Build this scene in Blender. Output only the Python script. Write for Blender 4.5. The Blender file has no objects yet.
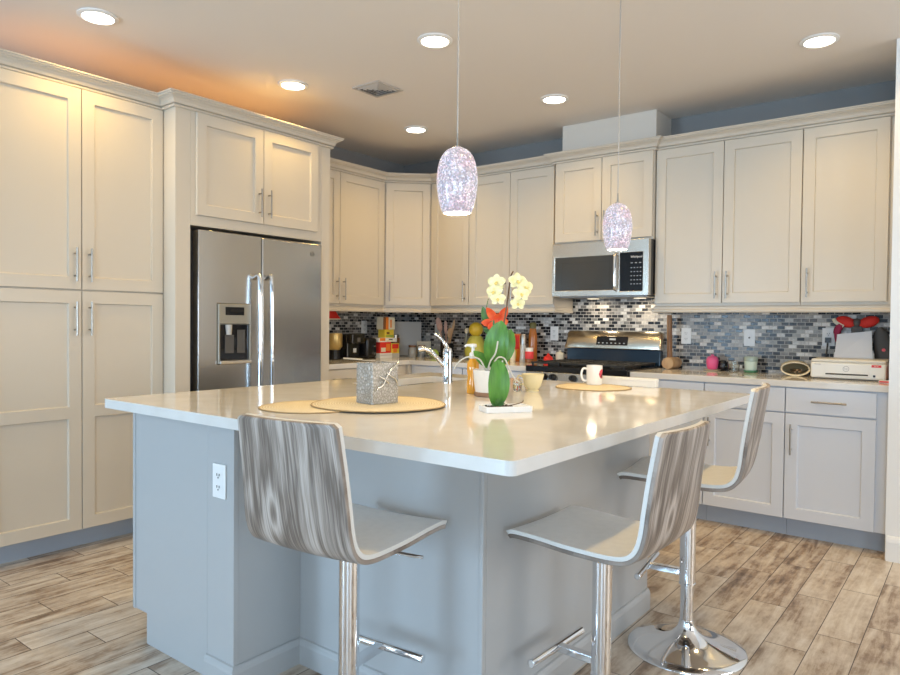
import bpy, bmesh, math, random
from mathutils import Vector, Matrix
R = math.radians
C = bpy.context.scene.collection
S = bpy.context.scene
rnd = random.Random(7)

# ------------------------------------------------------------------ camera
cd = bpy.data.cameras.new('camera'); cam = bpy.data.objects.new('camera', cd); C.objects.link(cam); S.camera = cam
YAW, PITCH, ROLL, FPX = 0.6589, -0.0214, 0.0096, 692.05
s_, c_ = math.sin(YAW), math.cos(YAW)
fw = Vector((-s_, c_, 0)); rt = Vector((c_, s_, 0)); up = Vector((0, 0, 1))
F_ = fw*math.cos(PITCH)+up*math.sin(PITCH); U_ = up*math.cos(PITCH)-fw*math.sin(PITCH)
R_ = rt*math.cos(ROLL)+U_*math.sin(ROLL); V_ = U_*math.cos(ROLL)-rt*math.sin(ROLL)
cam.matrix_world = Matrix(((R_.x, V_.x, -F_.x, 4.4214), (R_.y, V_.y, -F_.y, -4.9685), (R_.z, V_.z, -F_.z, 1.225), (0, 0, 0, 1)))
cd.sensor_width = 36; cd.sensor_fit = 'HORIZONTAL'; cd.lens = FPX/900*36; cd.clip_start = .05

# ------------------------------------------------------------------ world, daylight, exposure
W = bpy.data.worlds.new('sky'); S.world = W; W.use_nodes = True
W.node_tree.nodes['Background'].inputs[0].default_value = (.62, .78, 1, 1)
W.node_tree.nodes['Background'].inputs[1].default_value = .6
S.view_settings.view_transform = 'Standard'; S.view_settings.look = 'None'
S.view_settings.exposure = 0.0; S.view_settings.gamma = 1.0; S.view_settings.use_curve_mapping = False
def area(name, loc, rot, sx, sy, e, col):
    l = bpy.data.lights.new(name, 'AREA'); l.shape = 'RECTANGLE'; l.size = sx; l.size_y = sy; l.energy = e; l.color = col
    o = bpy.data.objects.new(name, l); C.objects.link(o); o.location = loc; o.rotation_euler = rot; return o
DAY = (.52, .76, 1.0)
area('daylight_slider', (.65, -8.55, 1.0), (R(90), 0, 0), 1.1, 1.7, 140, DAY)
area('daylight_slider_wide', (2.15, -8.55, 1.15), (R(90), 0, 0), 1.7, 2.1, 22, DAY)          # through the sliding-door opening, facing +Y
area('daylight_window', (5.6, -8.55, 1.45), (R(90), 0, 0), 2.0, 1.4, 105, DAY)
area('daylight_side', (7.93, -1.85, 1.4), (R(90), 0, R(90)), 1.8, 1.6, 56, (1.0, .94, .86))
area('added_side_fill', (7.93, -6.5, 1.3), (R(90), 0, R(90)), 2.0, 1.6, 82, (.72, .86, 1.0))   # added cool fill for the lower pantry doors, facing -X
CH = 2.716
LAMPS = [(.937, -3.321), (2.09, -2.112), (.936, -2.109), (.913, -.892), (2.13, -.904), (3.704, -.922), (2.11, -3.32), (3.70, -2.11), (3.70, -3.32)]
LAMP_W, LAMP_COL = 30, (1, .64, .17)
ADDED_GLOW_W = 2.2

# ------------------------------------------------------------------ materials
def nodes(m): m.use_nodes = True; nt = m.node_tree; return nt, nt.nodes, nt.links, nt.nodes['Principled BSDF']
def M(name, col, rough=.5, metal=0., **k):
    m = bpy.data.materials.new(name); nt, N, L, p = nodes(m)
    p.inputs['Base Color'].default_value = (*col, 1); p.inputs['Roughness'].default_value = rough; p.inputs['Metallic'].default_value = metal
    for a, v in k.items(): p.inputs[a.replace('_', ' ')].default_value = v
    return m
def ramp(N, stops):
    r = N.new('ShaderNodeValToRGB'); e = r.color_ramp.elements
    while len(e) < len(stops): e.new(.5)
    for q, (pos, c) in zip(e, stops): q.position = pos; q.color = (*c, 1)
    return r
def mapped(N, L, scale, coord='Object', rot=(0, 0, 0)):
    t = N.new('ShaderNodeTexCoord'); mp = N.new('ShaderNodeMapping'); L.new(t.outputs[coord], mp.inputs[0])
    mp.inputs['Scale'].default_value = scale; mp.inputs['Rotation'].default_value = rot; return mp
def math_(N, L, op, a, b=None, c=None):
    n = N.new('ShaderNodeMath'); n.operation = op
    for i, v in enumerate((a, b, c)):
        if v is None: continue
        if isinstance(v, (int, float)): n.inputs[i].default_value = v
        else: L.new(v, n.inputs[i])
    return n.outputs[0]
def noisy(m, scale, stops, coord='Object', detail=4, bump=0., rough=None, dist=0):
    nt, N, L, p = nodes(m); mp = mapped(N, L, scale, coord); n = N.new('ShaderNodeTexNoise'); L.new(mp.outputs[0], n.inputs[0])
    n.inputs['Scale'].default_value = 1; n.inputs['Detail'].default_value = detail; n.inputs['Distortion'].default_value = dist
    r = ramp(N, stops); L.new(n.outputs[0], r.inputs[0]); L.new(r.outputs[0], p.inputs['Base Color'])
    if bump:
        b = N.new('ShaderNodeBump'); b.inputs['Strength'].default_value = bump; b.inputs['Distance'].default_value = .002; L.new(n.outputs[0], b.inputs['Height']); L.new(b.outputs[0], p.inputs['Normal'])
    return m
paint = M('cabinet_paint', (.635, .572, .482), .34)
paint_grey = M('island_paint', (.425, .43, .43), .32)
toe_mat = M('toe_kick_paint', (.41, .45, .51), .4)
crown_m = M('crown_paint', (.60, .54, .455), .38)
wall_m = M('wall_paint', (.26, .255, .25), .7)
ceil_m = M('ceiling_paint', (.77, .72, .67), .8)
trim_w = M('white_trim_paint', (.82, .82, .81), .4)
gap_m = M('dark_gap', (.05, .045, .04), .7)
nickel = M('brushed_nickel', (.40, .37, .33), .3, 1)
chrome = M('chrome', (.80, .81, .83), .06, 1)
black_pl = M('black_plastic', (.012, .012, .014), .25)
black_gl = M('black_glass', (.008, .009, .012), .04)
iron = M('cast_iron', (.02, .02, .02), .55)
white_pl = M('white_plastic', (.82, .82, .80), .35)
white_ce = M('white_ceramic', (.85, .84, .82), .15)
plate_m = M('outlet_plastic', (.80, .80, .79), .35)
slot_m = M('outlet_slot', (.06, .06, .06), .5)
glass = M('clear_glass', (.95, .98, .97), .03, Transmission_Weight=1.0, IOR=1.3)
steel = M('stainless_steel', (.50, .487, .465), .24, 1)
def brushed(m, sc):
    nt, N, L, p = nodes(m); mp = mapped(N, L, sc); n = N.new('ShaderNodeTexNoise'); L.new(mp.outputs[0], n.inputs[0]); n.inputs['Scale'].default_value = 1; n.inputs['Detail'].default_value = 3
    r = ramp(N, [(0, (.18,)*3), (1, (.28,)*3)]); L.new(n.outputs[0], r.inputs[0]); L.new(r.outputs[0], p.inputs['Roughness'])
    b = N.new('ShaderNodeBump'); b.inputs['Strength'].default_value = .02; b.inputs['Distance'].default_value = .0006; L.new(n.outputs[0], b.inputs['Height']); L.new(b.outputs[0], p.inputs['Normal'])
brushed(steel, (3, 3, 260))
quartz = noisy(M('white_quartz', (.82, .79, .75), .07), (9, 9, 9), [(.35, (.69, .665, .63)), (.7, (.74, .72, .69))])
# floor planks: 0.1505 m wide along Y, 0.6 m long, stepped by a third
floor_m = bpy.data.materials.new('wood_look_tile')
def make_floor(m):
    nt, N, L, p = nodes(m); g = N.new('ShaderNodeNewGeometry'); sp = N.new('ShaderNodeSeparateXYZ'); L.new(g.outputs['Position'], sp.inputs[0])
    u = math_(N, L, 'DIVIDE', sp.outputs[0], .1505); k = math_(N, L, 'FLOOR', u); fu = math_(N, L, 'SUBTRACT', u, k)
    v = math_(N, L, 'DIVIDE', math_(N, L, 'SUBTRACT', math_(N, L, 'ADD', sp.outputs[1], 5.906), math_(N, L, 'MULTIPLY', k, .2)), .6)
    j = math_(N, L, 'FLOOR', v); fv = math_(N, L, 'SUBTRACT', v, j)
    du = math_(N, L, 'MULTIPLY', math_(N, L, 'MINIMUM', fu, math_(N, L, 'SUBTRACT', 1, fu)), .1505)
    dv = math_(N, L, 'MULTIPLY', math_(N, L, 'MINIMUM', fv, math_(N, L, 'SUBTRACT', 1, fv)), .6)
    gr = math_(N, L, 'LESS_THAN', math_(N, L, 'MINIMUM', du, dv), .0017)
    cb = N.new('ShaderNodeCombineXYZ'); L.new(k, cb.inputs[0]); L.new(j, cb.inputs[1])
    wn = N.new('ShaderNodeTexWhiteNoise'); wn.noise_dimensions = '2D'; L.new(cb.outputs[0], wn.inputs[0])
    # plank-local grain coordinate
    off = N.new('ShaderNodeVectorMath'); off.operation = 'SCALE'; L.new(wn.outputs['Color'], off.inputs[0]); off.inputs['Scale'].default_value = 30
    ad = N.new('ShaderNodeVectorMath'); ad.operation = 'ADD'; L.new(g.outputs['Position'], ad.inputs[0]); L.new(off.outputs[0], ad.inputs[1])
    mp = N.new('ShaderNodeMapping'); mp.inputs['Scale'].default_value = (19, 1.7, 1); L.new(ad.outputs[0], mp.inputs[0])
    n1 = N.new('ShaderNodeTexNoise'); L.new(mp.outputs[0], n1.inputs[0]); n1.inputs['Scale'].default_value = 1; n1.inputs['Detail'].default_value = 6; n1.inputs['Roughness'].default_value = .68; n1.inputs['Distortion'].default_value = .6
    mp2 = N.new('ShaderNodeMapping'); mp2.inputs['Scale'].default_value = (13, 6, 1); L.new(ad.outputs[0], mp2.inputs[0])
    n2 = N.new('ShaderNodeTexNoise'); L.new(mp2.outputs[0], n2.inputs[0]); n2.inputs['Scale'].default_value = 1; n2.inputs['Detail'].default_value = 8; n2.inputs['Roughness'].default_value = .68
    mix = math_(N, L, 'ADD', math_(N, L, 'MULTIPLY', n1.outputs[0], .55), math_(N, L, 'MULTIPLY', n2.outputs[0], .45))
    mix = math_(N, L, 'ADD', mix, math_(N, L, 'MULTIPLY', math_(N, L, 'SUBTRACT', wn.outputs['Value'], .5), .10))
    r = ramp(N, [(.33, (.13, .085, .055)), (.41, (.30, .215, .15)), (.47, (.47, .38, .295)), (.55, (.60, .52, .43)), (.68, (.73, .67, .59))]); L.new(mix, r.inputs[0])
    mx = N.new('ShaderNodeMix'); mx.data_type = 'RGBA'; L.new(gr, mx.inputs['Factor']); L.new(r.outputs[0], mx.inputs['A']); mx.inputs['B'].default_value = (.075, .055, .042, 1)
    L.new(mx.outputs['Result'], p.inputs['Base Color']); p.inputs['Roughness'].default_value = .38
    b = N.new('ShaderNodeBump'); b.inputs['Strength'].default_value = .25; b.inputs['Distance'].default_value = .002; b.invert = True
    L.new(math_(N, L, 'ADD', gr, math_(N, L, 'MULTIPLY', n1.outputs[0], -.15)), b.inputs['Height']); L.new(b.outputs[0], p.inputs['Normal'])
make_floor(floor_m)
mosaic = bpy.data.materials.new('glass_mosaic')
def make_mosaic(m):
    nt, N, L, p = nodes(m); g = N.new('ShaderNodeNewGeometry'); sp = N.new('ShaderNodeSeparateXYZ'); L.new(g.outputs['Position'], sp.inputs[0])
    TW, TH = .048, .0245
    w = math_(N, L, 'DIVIDE', sp.outputs[2], TH); row = math_(N, L, 'FLOOR', w); fr = math_(N, L, 'SUBTRACT', w, row)
    half = math_(N, L, 'MULTIPLY', math_(N, L, 'MODULO', row, 2), .5)
    u = math_(N, L, 'ADD', math_(N, L, 'DIVIDE', math_(N, L, 'SUBTRACT', sp.outputs[0], sp.outputs[1]), TW), math_(N, L, 'ADD', half, 400))
    k = math_(N, L, 'FLOOR', u); fu = math_(N, L, 'SUBTRACT', u, k)
    du = math_(N, L, 'MULTIPLY', math_(N, L, 'MINIMUM', fu, math_(N, L, 'SUBTRACT', 1, fu)), TW)
    dv = math_(N, L, 'MULTIPLY', math_(N, L, 'MINIMUM', fr, math_(N, L, 'SUBTRACT', 1, fr)), TH)
    gr = math_(N, L, 'LESS_THAN', math_(N, L, 'MINIMUM', du, dv), .0018)
    cb = N.new('ShaderNodeCombineXYZ'); L.new(k, cb.inputs[0]); L.new(row, cb.inputs[1])
    wn = N.new('ShaderNodeTexWhiteNoise'); wn.noise_dimensions = '2D'; L.new(cb.outputs[0], wn.inputs[0])
    r = ramp(N, [(0, (.012, .013, .016)), (.26, (.03, .032, .038)), (.45, (.12, .115, .11)), (.66, (.27, .262, .252)), (.84, (.45, .44, .425)), (1, (.80, .78, .75))]); L.new(wn.outputs['Value'], r.inputs[0])
    mx = N.new('ShaderNodeMix'); mx.data_type = 'RGBA'; L.new(gr, mx.inputs['Factor']); L.new(r.outputs[0], mx.inputs['A']); mx.inputs['B'].default_value = (.50, .47, .43, 1)
    L.new(mx.outputs['Result'], p.inputs['Base Color'])
    mb = N.new('ShaderNodeTexNoise'); L.new(g.outputs['Position'], mb.inputs[0]); mb.inputs['Scale'].default_value = 70; mb.inputs['Detail'].default_value = 4
    vv = math_(N, L, 'ADD', wn.outputs['Value'], math_(N, L, 'MULTIPLY', math_(N, L, 'SUBTRACT', mb.outputs[0], .5), .35)); L.new(vv, r.inputs[0])
    L.new(math_(N, L, 'ADD', math_(N, L, 'MULTIPLY', gr, .5), math_(N, L, 'ADD', .12, math_(N, L, 'MULTIPLY', wn.outputs['Value'], .2))), p.inputs['Roughness'])
    b = N.new('ShaderNodeBump'); b.inputs['Strength'].default_value = .6; b.inputs['Distance'].default_value = .0015; b.invert = True
    L.new(math_(N, L, 'ADD', gr, math_(N, L, 'MULTIPLY', mb.outputs[0], 1.2)), b.inputs['Height']); L.new(b.outputs[0], p.inputs['Normal'])
make_mosaic(mosaic); nodes(mosaic)[3].inputs['Specular IOR Level'].default_value = .28
ply = bpy.data.materials.new('zebra_wood_veneer')
def make_ply(m):
    nt, N, L, p = nodes(m); t = N.new('ShaderNodeTexCoord')
    oi = N.new('ShaderNodeObjectInfo')
    # bend the grain round a knot at uv (.30,.60)
    d = N.new('ShaderNodeVectorMath'); d.operation = 'SUBTRACT'; L.new(t.outputs['UV'], d.inputs[0]); d.inputs[1].default_value = (.33, 1.27, 0)
    ms = N.new('ShaderNodeVectorMath'); ms.operation = 'MULTIPLY'; L.new(d.outputs[0], ms.inputs[0]); ms.inputs[1].default_value = (1.0, .42, 0)
    ln = N.new('ShaderNodeVectorMath'); ln.operation = 'LENGTH'; L.new(ms.outputs[0], ln.inputs[0])
    kn = math_(N, L, 'POWER', 2.718, math_(N, L, 'MULTIPLY', math_(N, L, 'MULTIPLY', ln.outputs['Value'], ln.outputs['Value']), -190))
    mp = N.new('ShaderNodeMapping'); mp.inputs['Scale'].default_value = (5, .7, 1); L.new(t.outputs['UV'], mp.inputs[0])
    n1 = N.new('ShaderNodeTexNoise'); L.new(mp.outputs[0], n1.inputs[0]); n1.inputs['Scale'].default_value = 1; n1.inputs['Detail'].default_value = 3; n1.inputs['Distortion'].default_value = .5
    mp2 = N.new('ShaderNodeMapping'); mp2.inputs['Scale'].default_value = (75, 1.8, 1); L.new(t.outputs['UV'], mp2.inputs[0])
    n2 = N.new('ShaderNodeTexNoise'); L.new(mp2.outputs[0], n2.inputs[0]); n2.inputs['Scale'].default_value = 1; n2.inputs['Detail'].default_value = 5; n2.inputs['Distortion'].default_value = .8
    a = math_(N, L, 'ADD', math_(N, L, 'MULTIPLY', n1.outputs[0], 2.2), math_(N, L, 'MULTIPLY', kn, .9))
    f = math_(N, L, 'PINGPONG', a, .5)
    v = math_(N, L, 'ADD', f, math_(N, L, 'MULTIPLY', math_(N, L, 'SUBTRACT', n2.outputs[0], .5), .70))
    v = math_(N, L, 'SUBTRACT', v, math_(N, L, 'MULTIPLY', kn, .16))
    r = ramp(N, [(0, (.15, .118, .096)), (.14, (.28, .232, .196)), (.28, (.43, .37, .325)), (.5, (.58, .515, .46))]); L.new(v, r.inputs[0])
    L.new(r.outputs[0], p.inputs['Base Color']); p.inputs['Roughness'].default_value = .42
make_ply(ply)
ply_edge = M('pale_shell_edge', (.70, .69, .66), .35)
pad_m = noisy(M('white_leatherette', (.8, .8, .78), .42), (40, 40, 40), [(.3, (.80, .795, .78)), (.7, (.85, .845, .83))], bump=.05)
mercury = bpy.data.materials.new('mosaic_glass_glow')
def make_mercury(m):
    nt, N, L, p = nodes(m); mp = mapped(N, L, (1, 1, 1)); v = N.new('ShaderNodeTexVoronoi'); L.new(mp.outputs[0], v.inputs[0]); v.inputs['Scale'].default_value = 210
    sp = N.new('ShaderNodeSeparateXYZ'); L.new(mp.outputs[0], sp.inputs[0])
    sc = N.new('ShaderNodeSeparateColor'); L.new(v.outputs['Color'], sc.inputs[0])
    r = ramp(N, [(0, (.25, .30, .62)), (.2, (.55, .72, .95)), (.42, (.85, .45, .66)), (.6, (.95, .70, .80)), (.78, (.98, .90, .86)), (1, (1, 1, 1))]); L.new(sc.outputs[0], r.inputs[0])
    big = N.new('ShaderNodeTexNoise'); L.new(mp.outputs[0], big.inputs[0]); big.inputs['Scale'].default_value = 16
    r2 = ramp(N, [(.38, (.70, .80, 1)), (.5, (.95, .90, .97)), (.62, (1, .72, .82))]); L.new(big.outputs[0], r2.inputs[0])
    mx = N.new('ShaderNodeMix'); mx.data_type = 'RGBA'; mx.inputs['Factor'].default_value = .5; L.new(r.outputs[0], mx.inputs['A']); L.new(r2.outputs[0], mx.inputs['B'])
    st = math_(N, L, 'ADD', math_(N, L, 'MULTIPLY', math_(N, L, 'POWER', sc.outputs[1], 2.2), .75), .30)
    p.inputs['Base Color'].default_value = (.22, .2, .23, 1); L.new(mx.outputs['Result'], p.inputs['Emission Color']); L.new(st, p.inputs['Emission Strength'])
    p.inputs['Roughness'].default_value = .12
make_mercury(mercury)
glow = M('lit_lens', (1, .95, .85), .5); nodes(glow)[3].inputs['Emission Color'].default_value = (1, .90, .74, 1); nodes(glow)[3].inputs['Emission Strength'].default_value = 14
bulb_m = M('lit_bulb', (1, .95, .85), .5); nodes(bulb_m)[3].inputs['Emission Color'].default_value = (1, .93, .82, 1); nodes(bulb_m)[3].inputs['Emission Strength'].default_value = 8
crackle = bpy.data.materials.new('crackle_glass')
def make_crackle(m):
    nt, N, L, p = nodes(m); mp = mapped(N, L, (110, 110, 80)); v = N.new('ShaderNodeTexVoronoi'); v.feature = 'DISTANCE_TO_EDGE'; L.new(mp.outputs[0], v.inputs[0]); v.inputs['Scale'].default_value = 1
    n = N.new('ShaderNodeTexNoise'); L.new(mp.outputs[0], n.inputs[0]); n.inputs['Scale'].default_value = 1.6; n.inputs['Detail'].default_value = 6
    r = ramp(N, [(0, (.34, .31, .26)), (.06, (.56, .53, .48)), (.3, (.80, .79, .75))]); L.new(math_(N, L, 'MULTIPLY', v.outputs[0], n.outputs[0]), r.inputs[0]); L.new(r.outputs[0], p.inputs['Base Color'])
    p.inputs['Transmission Weight'].default_value = .35; p.inputs['Roughness'].default_value = .2; p.inputs['Metallic'].default_value = .15
    b = N.new('ShaderNodeBump'); b.inputs['Strength'].default_value = .7; b.inputs['Distance'].default_value = .004; L.new(v.outputs[0], b.inputs['Height']); L.new(b.outputs[0], p.inputs['Normal'])
make_crackle(crackle)
straw = bpy.data.materials.new('woven_straw')
def make_straw(m):
    nt, N, L, p = nodes(m); t = N.new('ShaderNodeTexCoord'); w = N.new('ShaderNodeTexWave'); w.wave_type = 'RINGS'; w.rings_direction = 'Z'; L.new(t.outputs['Object'], w.inputs[0])
    w.inputs['Scale'].default_value = 32; w.inputs['Distortion'].default_value = 2.5; w.inputs['Detail'].default_value = 3; w.inputs['Detail Scale'].default_value = 3
    r = ramp(N, [(.1, (.60, .47, .28)), (.7, (.80, .70, .49))]); L.new(w.outputs[0], r.inputs[0]); L.new(r.outputs[0], p.inputs['Base Color']); p.inputs['Roughness'].default_value = .8
    b = N.new('ShaderNodeBump'); b.inputs['Strength'].default_value = .5; b.inputs['Distance'].default_value = .003; L.new(w.outputs[0], b.inputs['Height']); L.new(b.outputs[0], p.inputs['Normal'])
make_straw(straw)
leaf_m = noisy(M('leaf_green', (.06, .20, .03), .35), (70, 70, 9), [(.3, (.045, .16, .02)), (.7, (.10, .29, .04))])
leaf_d = noisy(M('leaf_dark_green', (.05, .15, .04), .4), (30, 30, 30), [(.3, (.035, .12, .03)), (.7, (.08, .21, .05))])
petal_y = noisy(M('pale_yellow_petal', (.86, .82, .50), .55), (60, 60, 60), [(.3, (.80, .76, .36)), (.7, (.90, .88, .62))])
petal_r = noisy(M('orange_red_petal', (.82, .10, .02), .5), (40, 40, 40), [(.3, (.78, .06, .015)), (.7, (.88, .17, .04))])
root_m = M('grey_aerial_root', (.55, .55, .50), .6)
stem_m = M('brown_stem', (.13, .08, .05), .6)
wood_l = noisy(M('light_wood', (.50, .30, .14), .5), (30, 30, 6), [(.3, (.40, .22, .10)), (.7, (.60, .40, .21))])
amber = M('amber_liquid', (.72, .33, .03), .1, Coat_Weight=.5)
red_m = M('red_cloth', (.72, .03, .02), .7)
orange_m = M('orange_print', (.80, .22, .03), .5)
yellow_m = M('yellow_print', (.80, .60, .06), .5)
cream_m = M('cream_paper', (.80, .72, .55), .6)
brown_m = M('brown_spice', (.22, .09, .03), .35)
gold_m = M('gold_tin', (.62, .45, .18), .3, .6)
pink_m = M('pink_ceramic', (.85, .12, .30), .3)
grey_m = M('grey_board', (.50, .49, .47), .6)
dgrey = M('dark_grey_fabric', (.10, .095, .09), .7)
paper = M('white_paper', (.82, .82, .84), .7)
olive = M('olive_glass', (.48, .45, .08), .15)
lime_m = M('lime_green', (.35, .50, .10), .45)
pinkish = M('pinkish_wood', (.36, .22, .18), .5)
sticker = M('red_sticker', (.70, .05, .06), .5)
ink = M('grey_ink', (.45, .46, .48), .6)
cup_y = M('butter_yellow_ceramic', (.84, .74, .46), .18)
soil = M('dark_bark', (.06, .045, .035), .9)
mint = M('pale_green_wax', (.66, .78, .68), .5)
navy = M('black_glass_blue_reflection', (.012, .03, .055), .08)  # black glass, its blue reflection put into the colour

# ------------------------------------------------------------------ mesh helpers
class B:
    def __init__(s): s.bm = bmesh.new(); s.uv = None
    def face(s, vs):
        try: return s.bm.faces.new(vs)
        except ValueError: return None
    def box(s, x0, x1, y0, y1, z0, z1):
        v = [s.bm.verts.new((x, y, z)) for z in (z0, z1) for y in (y0, y1) for x in (x0, x1)]
        for q in ((0, 2, 3, 1), (4, 5, 7, 6), (0, 1, 5, 4), (2, 6, 7, 3), (0, 4, 6, 2), (1, 3, 7, 5)): s.face([v[i] for i in q])
        return s
    def prism(s, pts, z0, z1):
        a = [s.bm.verts.new((x, y, z0)) for x, y in pts]; b = [s.bm.verts.new((x, y, z1)) for x, y in pts]; n = len(pts)
        s.face(a[::-1]); s.face(b)
        for i in range(n): s.face([a[i], a[(i+1) % n], b[(i+1) % n], b[i]])
        return s
    def rings(s, rings, closed=True, caps=True):
        V = [[s.bm.verts.new(p) for p in r] for r in rings]; n = len(V[0])
        for a, b in zip(V, V[1:]):
            for i in range(n if closed else n-1): s.face([a[i], a[(i+1) % n], b[(i+1) % n], b[i]])
        if caps and closed:
            s.face(V[0][::-1]); s.face(V[-1])
        return V
    def tube(s, pts, r, n=12, caps=True):
        pts = [Vector(p) for p in pts]; m = len(pts); rs = r if isinstance(r, (list, tuple)) else [r]*m
        d0 = (pts[1]-pts[0]).normalized(); ref = Vector((0, 0, 1)) if abs(d0.z) < .9 else Vector((1, 0, 0)); x = d0.cross(ref).normalized(); R0 = []
        for i, p in enumerate(pts):
            d = (pts[min(i+1, m-1)]-pts[max(i-1, 0)]).normalized(); x = (x-d*x.dot(d)).normalized(); y = d.cross(x)
            R0.append([p+(x*math.cos(t)+y*math.sin(t))*rs[i] for t in [2*math.pi*k/n for k in range(n)]])
        s.rings(R0, True, caps); return s
    def lathe(s, prof, n=32, c=(0, 0, 0), caps=True):
        s.rings([[(c[0]+max(r, 1e-4)*math.cos(2*math.pi*k/n), c[1]+max(r, 1e-4)*math.sin(2*math.pi*k/n), c[2]+z) for k in range(n)] for r, z in prof], True, caps); return s
    def ball(s, c, rx, ry=None, rz=None, n=16, m=10):
        ry = ry or rx; rz = rz or rx
        s.rings([[(c[0]+rx*math.sin(t)*math.cos(2*math.pi*k/n), c[1]+ry*math.sin(t)*math.sin(2*math.pi*k/n), c[2]-rz*math.cos(t)) for k in range(n)] for t in [max(.02, min(math.pi-.02, math.pi*i/m)) for i in range(m+1)]]); return s
    def leaf(s, base, tip, width, nrm, bend=.0, n=10, m=4, fold=.15, thick=.0012, wpow=.8):
        base, tip, nrm = Vector(base), Vector(tip), Vector(nrm).normalized(); d = tip-base; L = d.length; d.normalize(); sd = d.cross(nrm).normalized(); nn = sd.cross(d)
        top, bot = [], []
        for i in range(n+1):
            t = i/n; w = width/2*max(math.sin(math.pi*min(1, t*.97+.03))**wpow, .03); c = base+d*L*t+nn*bend*math.sin(math.pi*t)
            top.append([c+sd*w*q+nn*fold*w*abs(q) for q in [2*j/m-1 for j in range(m+1)]])
            bot.append([p-nn*thick for p in top[-1]])
        s.rings([a+b[::-1] for a, b in zip(top, bot)], True, True); return s
    def recess(s, x0, x1, z0, z1, yf, t, holes, depth=.008, slope=.005):
        # slab whose front (y=yf, facing -y) has rectangular recesses; back at yf+t
        xs = sorted({x0, x1, *[h[0] for h in holes], *[h[1] for h in holes]}); zs = sorted({z0, z1, *[h[2] for h in holes], *[h[3] for h in holes]})
        V = {}
        def v(x, y, z):
            k = (round(x, 5), round(y, 5), round(z, 5))
            if k not in V: V[k] = s.bm.verts.new((x, y, z))
            return V[k]
        def inside(xa, xb, za, zb): return any(h[0]-1e-6 <= xa and xb <= h[1]+1e-6 and h[2]-1e-6 <= za and zb <= h[3]+1e-6 for h in holes)
        for a, b in zip(xs, xs[1:]):
            for c, d in zip(zs, zs[1:]):
                if not inside(a, b, c, d): s.face([v(a, yf, c), v(b, yf, c), v(b, yf, d), v(a, yf, d)])
        for h in holes:
            hx = [x for x in xs if h[0]-1e-6 <= x <= h[1]+1e-6]; hz = [z for z in zs if h[2]-1e-6 <= z <= h[3]+1e-6]
            lp = [(x, h[2]) for x in hx]+[(h[1], z) for z in hz[1:]]+[(x, h[3]) for x in hx[::-1][1:]]+[(h[0], z) for z in hz[::-1][1:-1]]
            def inn(x, z):
                f = (x-h[0])/(h[1]-h[0]); g = (z-h[2])/(h[3]-h[2]); return (h[0]+slope+f*(h[1]-h[0]-2*slope), h[2]+slope+g*(h[3]-h[2]-2*slope))
            outer = [v(x, yf, z) for x, z in lp]; inr = [s.bm.verts.new((inn(x, z)[0], yf+depth, inn(x, z)[1])) for x, z in lp]; n = len(lp)
            for i in range(n): s.face([outer[i], outer[(i+1) % n], inr[(i+1) % n], inr[i]])
            s.face(inr)
        lp = [(x, z0) for x in xs]+[(x1, z) for z in zs[1:]]+[(x, z1) for x in xs[::-1][1:]]+[(x0, z) for z in zs[::-1][1:-1]]; n = len(lp)
        f = [v(x, yf, z) for x, z in lp]; b = [s.bm.verts.new((x, yf+t, z)) for x, z in lp]
        for i in range(n): s.face([f[i], b[i], b[(i+1) % n], f[(i+1) % n]])
        s.face(b); return s
    def sweep(s, prof, path):
        # prof (offset outward to the right of travel, z) along an open XY path with mitred corners
        P = [Vector(p) for p in path]; rings = []
        for i, p in enumerate(P):
            ds = []
            if i > 0: ds.append((P[i]-P[i-1]).normalized())
            if i < len(P)-1: ds.append((P[i+1]-P[i]).normalized())
            ns = [Vector((d.y, -d.x)) for d in ds]; m = ns[0] if len(ns) == 1 else (ns[0]+ns[1])/(1+ns[0].dot(ns[1]))
            rings.append([(p.x+m.x*o, p.y+m.y*o, z) for o, z in prof])
        s.rings(rings, True, True); return s
    def xf(s, mat): bmesh.ops.transform(s.bm, matrix=mat, verts=s.bm.verts); return s
    def obj(s, name, mat, parent=None, bevel=0, smooth=None, seg=2, loc=None, rotz=None):
        bm = s.bm; bmesh.ops.recalc_face_normals(bm, faces=bm.faces)
        me = bpy.data.meshes.new(name); bm.to_mesh(me); bm.free()
        if mat: me.materials.append(mat)
        o = bpy.data.objects.new(name, me); C.objects.link(o)
        if parent: o.parent = parent
        if loc: o.location = loc
        if rotz: o.rotation_euler = (0, 0, rotz)
        if bevel:
            b = o.modifiers.new('bevel', 'BEVEL'); b.width = bevel; b.segments = seg; b.limit_method = 'ANGLE'; b.angle_limit = R(40)
        if smooth:
            me.polygons.foreach_set('use_smooth', [True]*len(me.polygons)); me.set_sharp_from_angle(angle=R(smooth))
        return o
def spline(pts, k=6):
    pts = [Vector(p) for p in pts]; out = []
    for i in range(len(pts)-1):
        p0, p1, p2, p3 = pts[max(i-1, 0)], pts[i], pts[i+1], pts[min(i+2, len(pts)-1)]
        for j in range(k):
            t = j/k; out.append(.5*((2*p1)+(p2-p0)*t+(2*p0-5*p1+4*p2-p3)*t*t+(3*p1-p0-3*p2+p3)*t**3))
    return out+[pts[-1]]
def tag(o, label, cat, group=None):
    o['label'] = label; o['category'] = cat
    if group: o['group'] = group
    return o
def thing(name, label, cat, loc=(0, 0, 0), rotz=0, group=None):
    o = bpy.data.objects.new(name, None); C.objects.link(o); o.location = loc; o.rotation_euler = (0, 0, rotz); o.empty_display_size = .1
    return tag(o, label, cat, group)
def struct(name, b, mat, **k):
    o = b.obj(name, mat, **k); o['kind'] = 'structure'; return o
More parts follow.
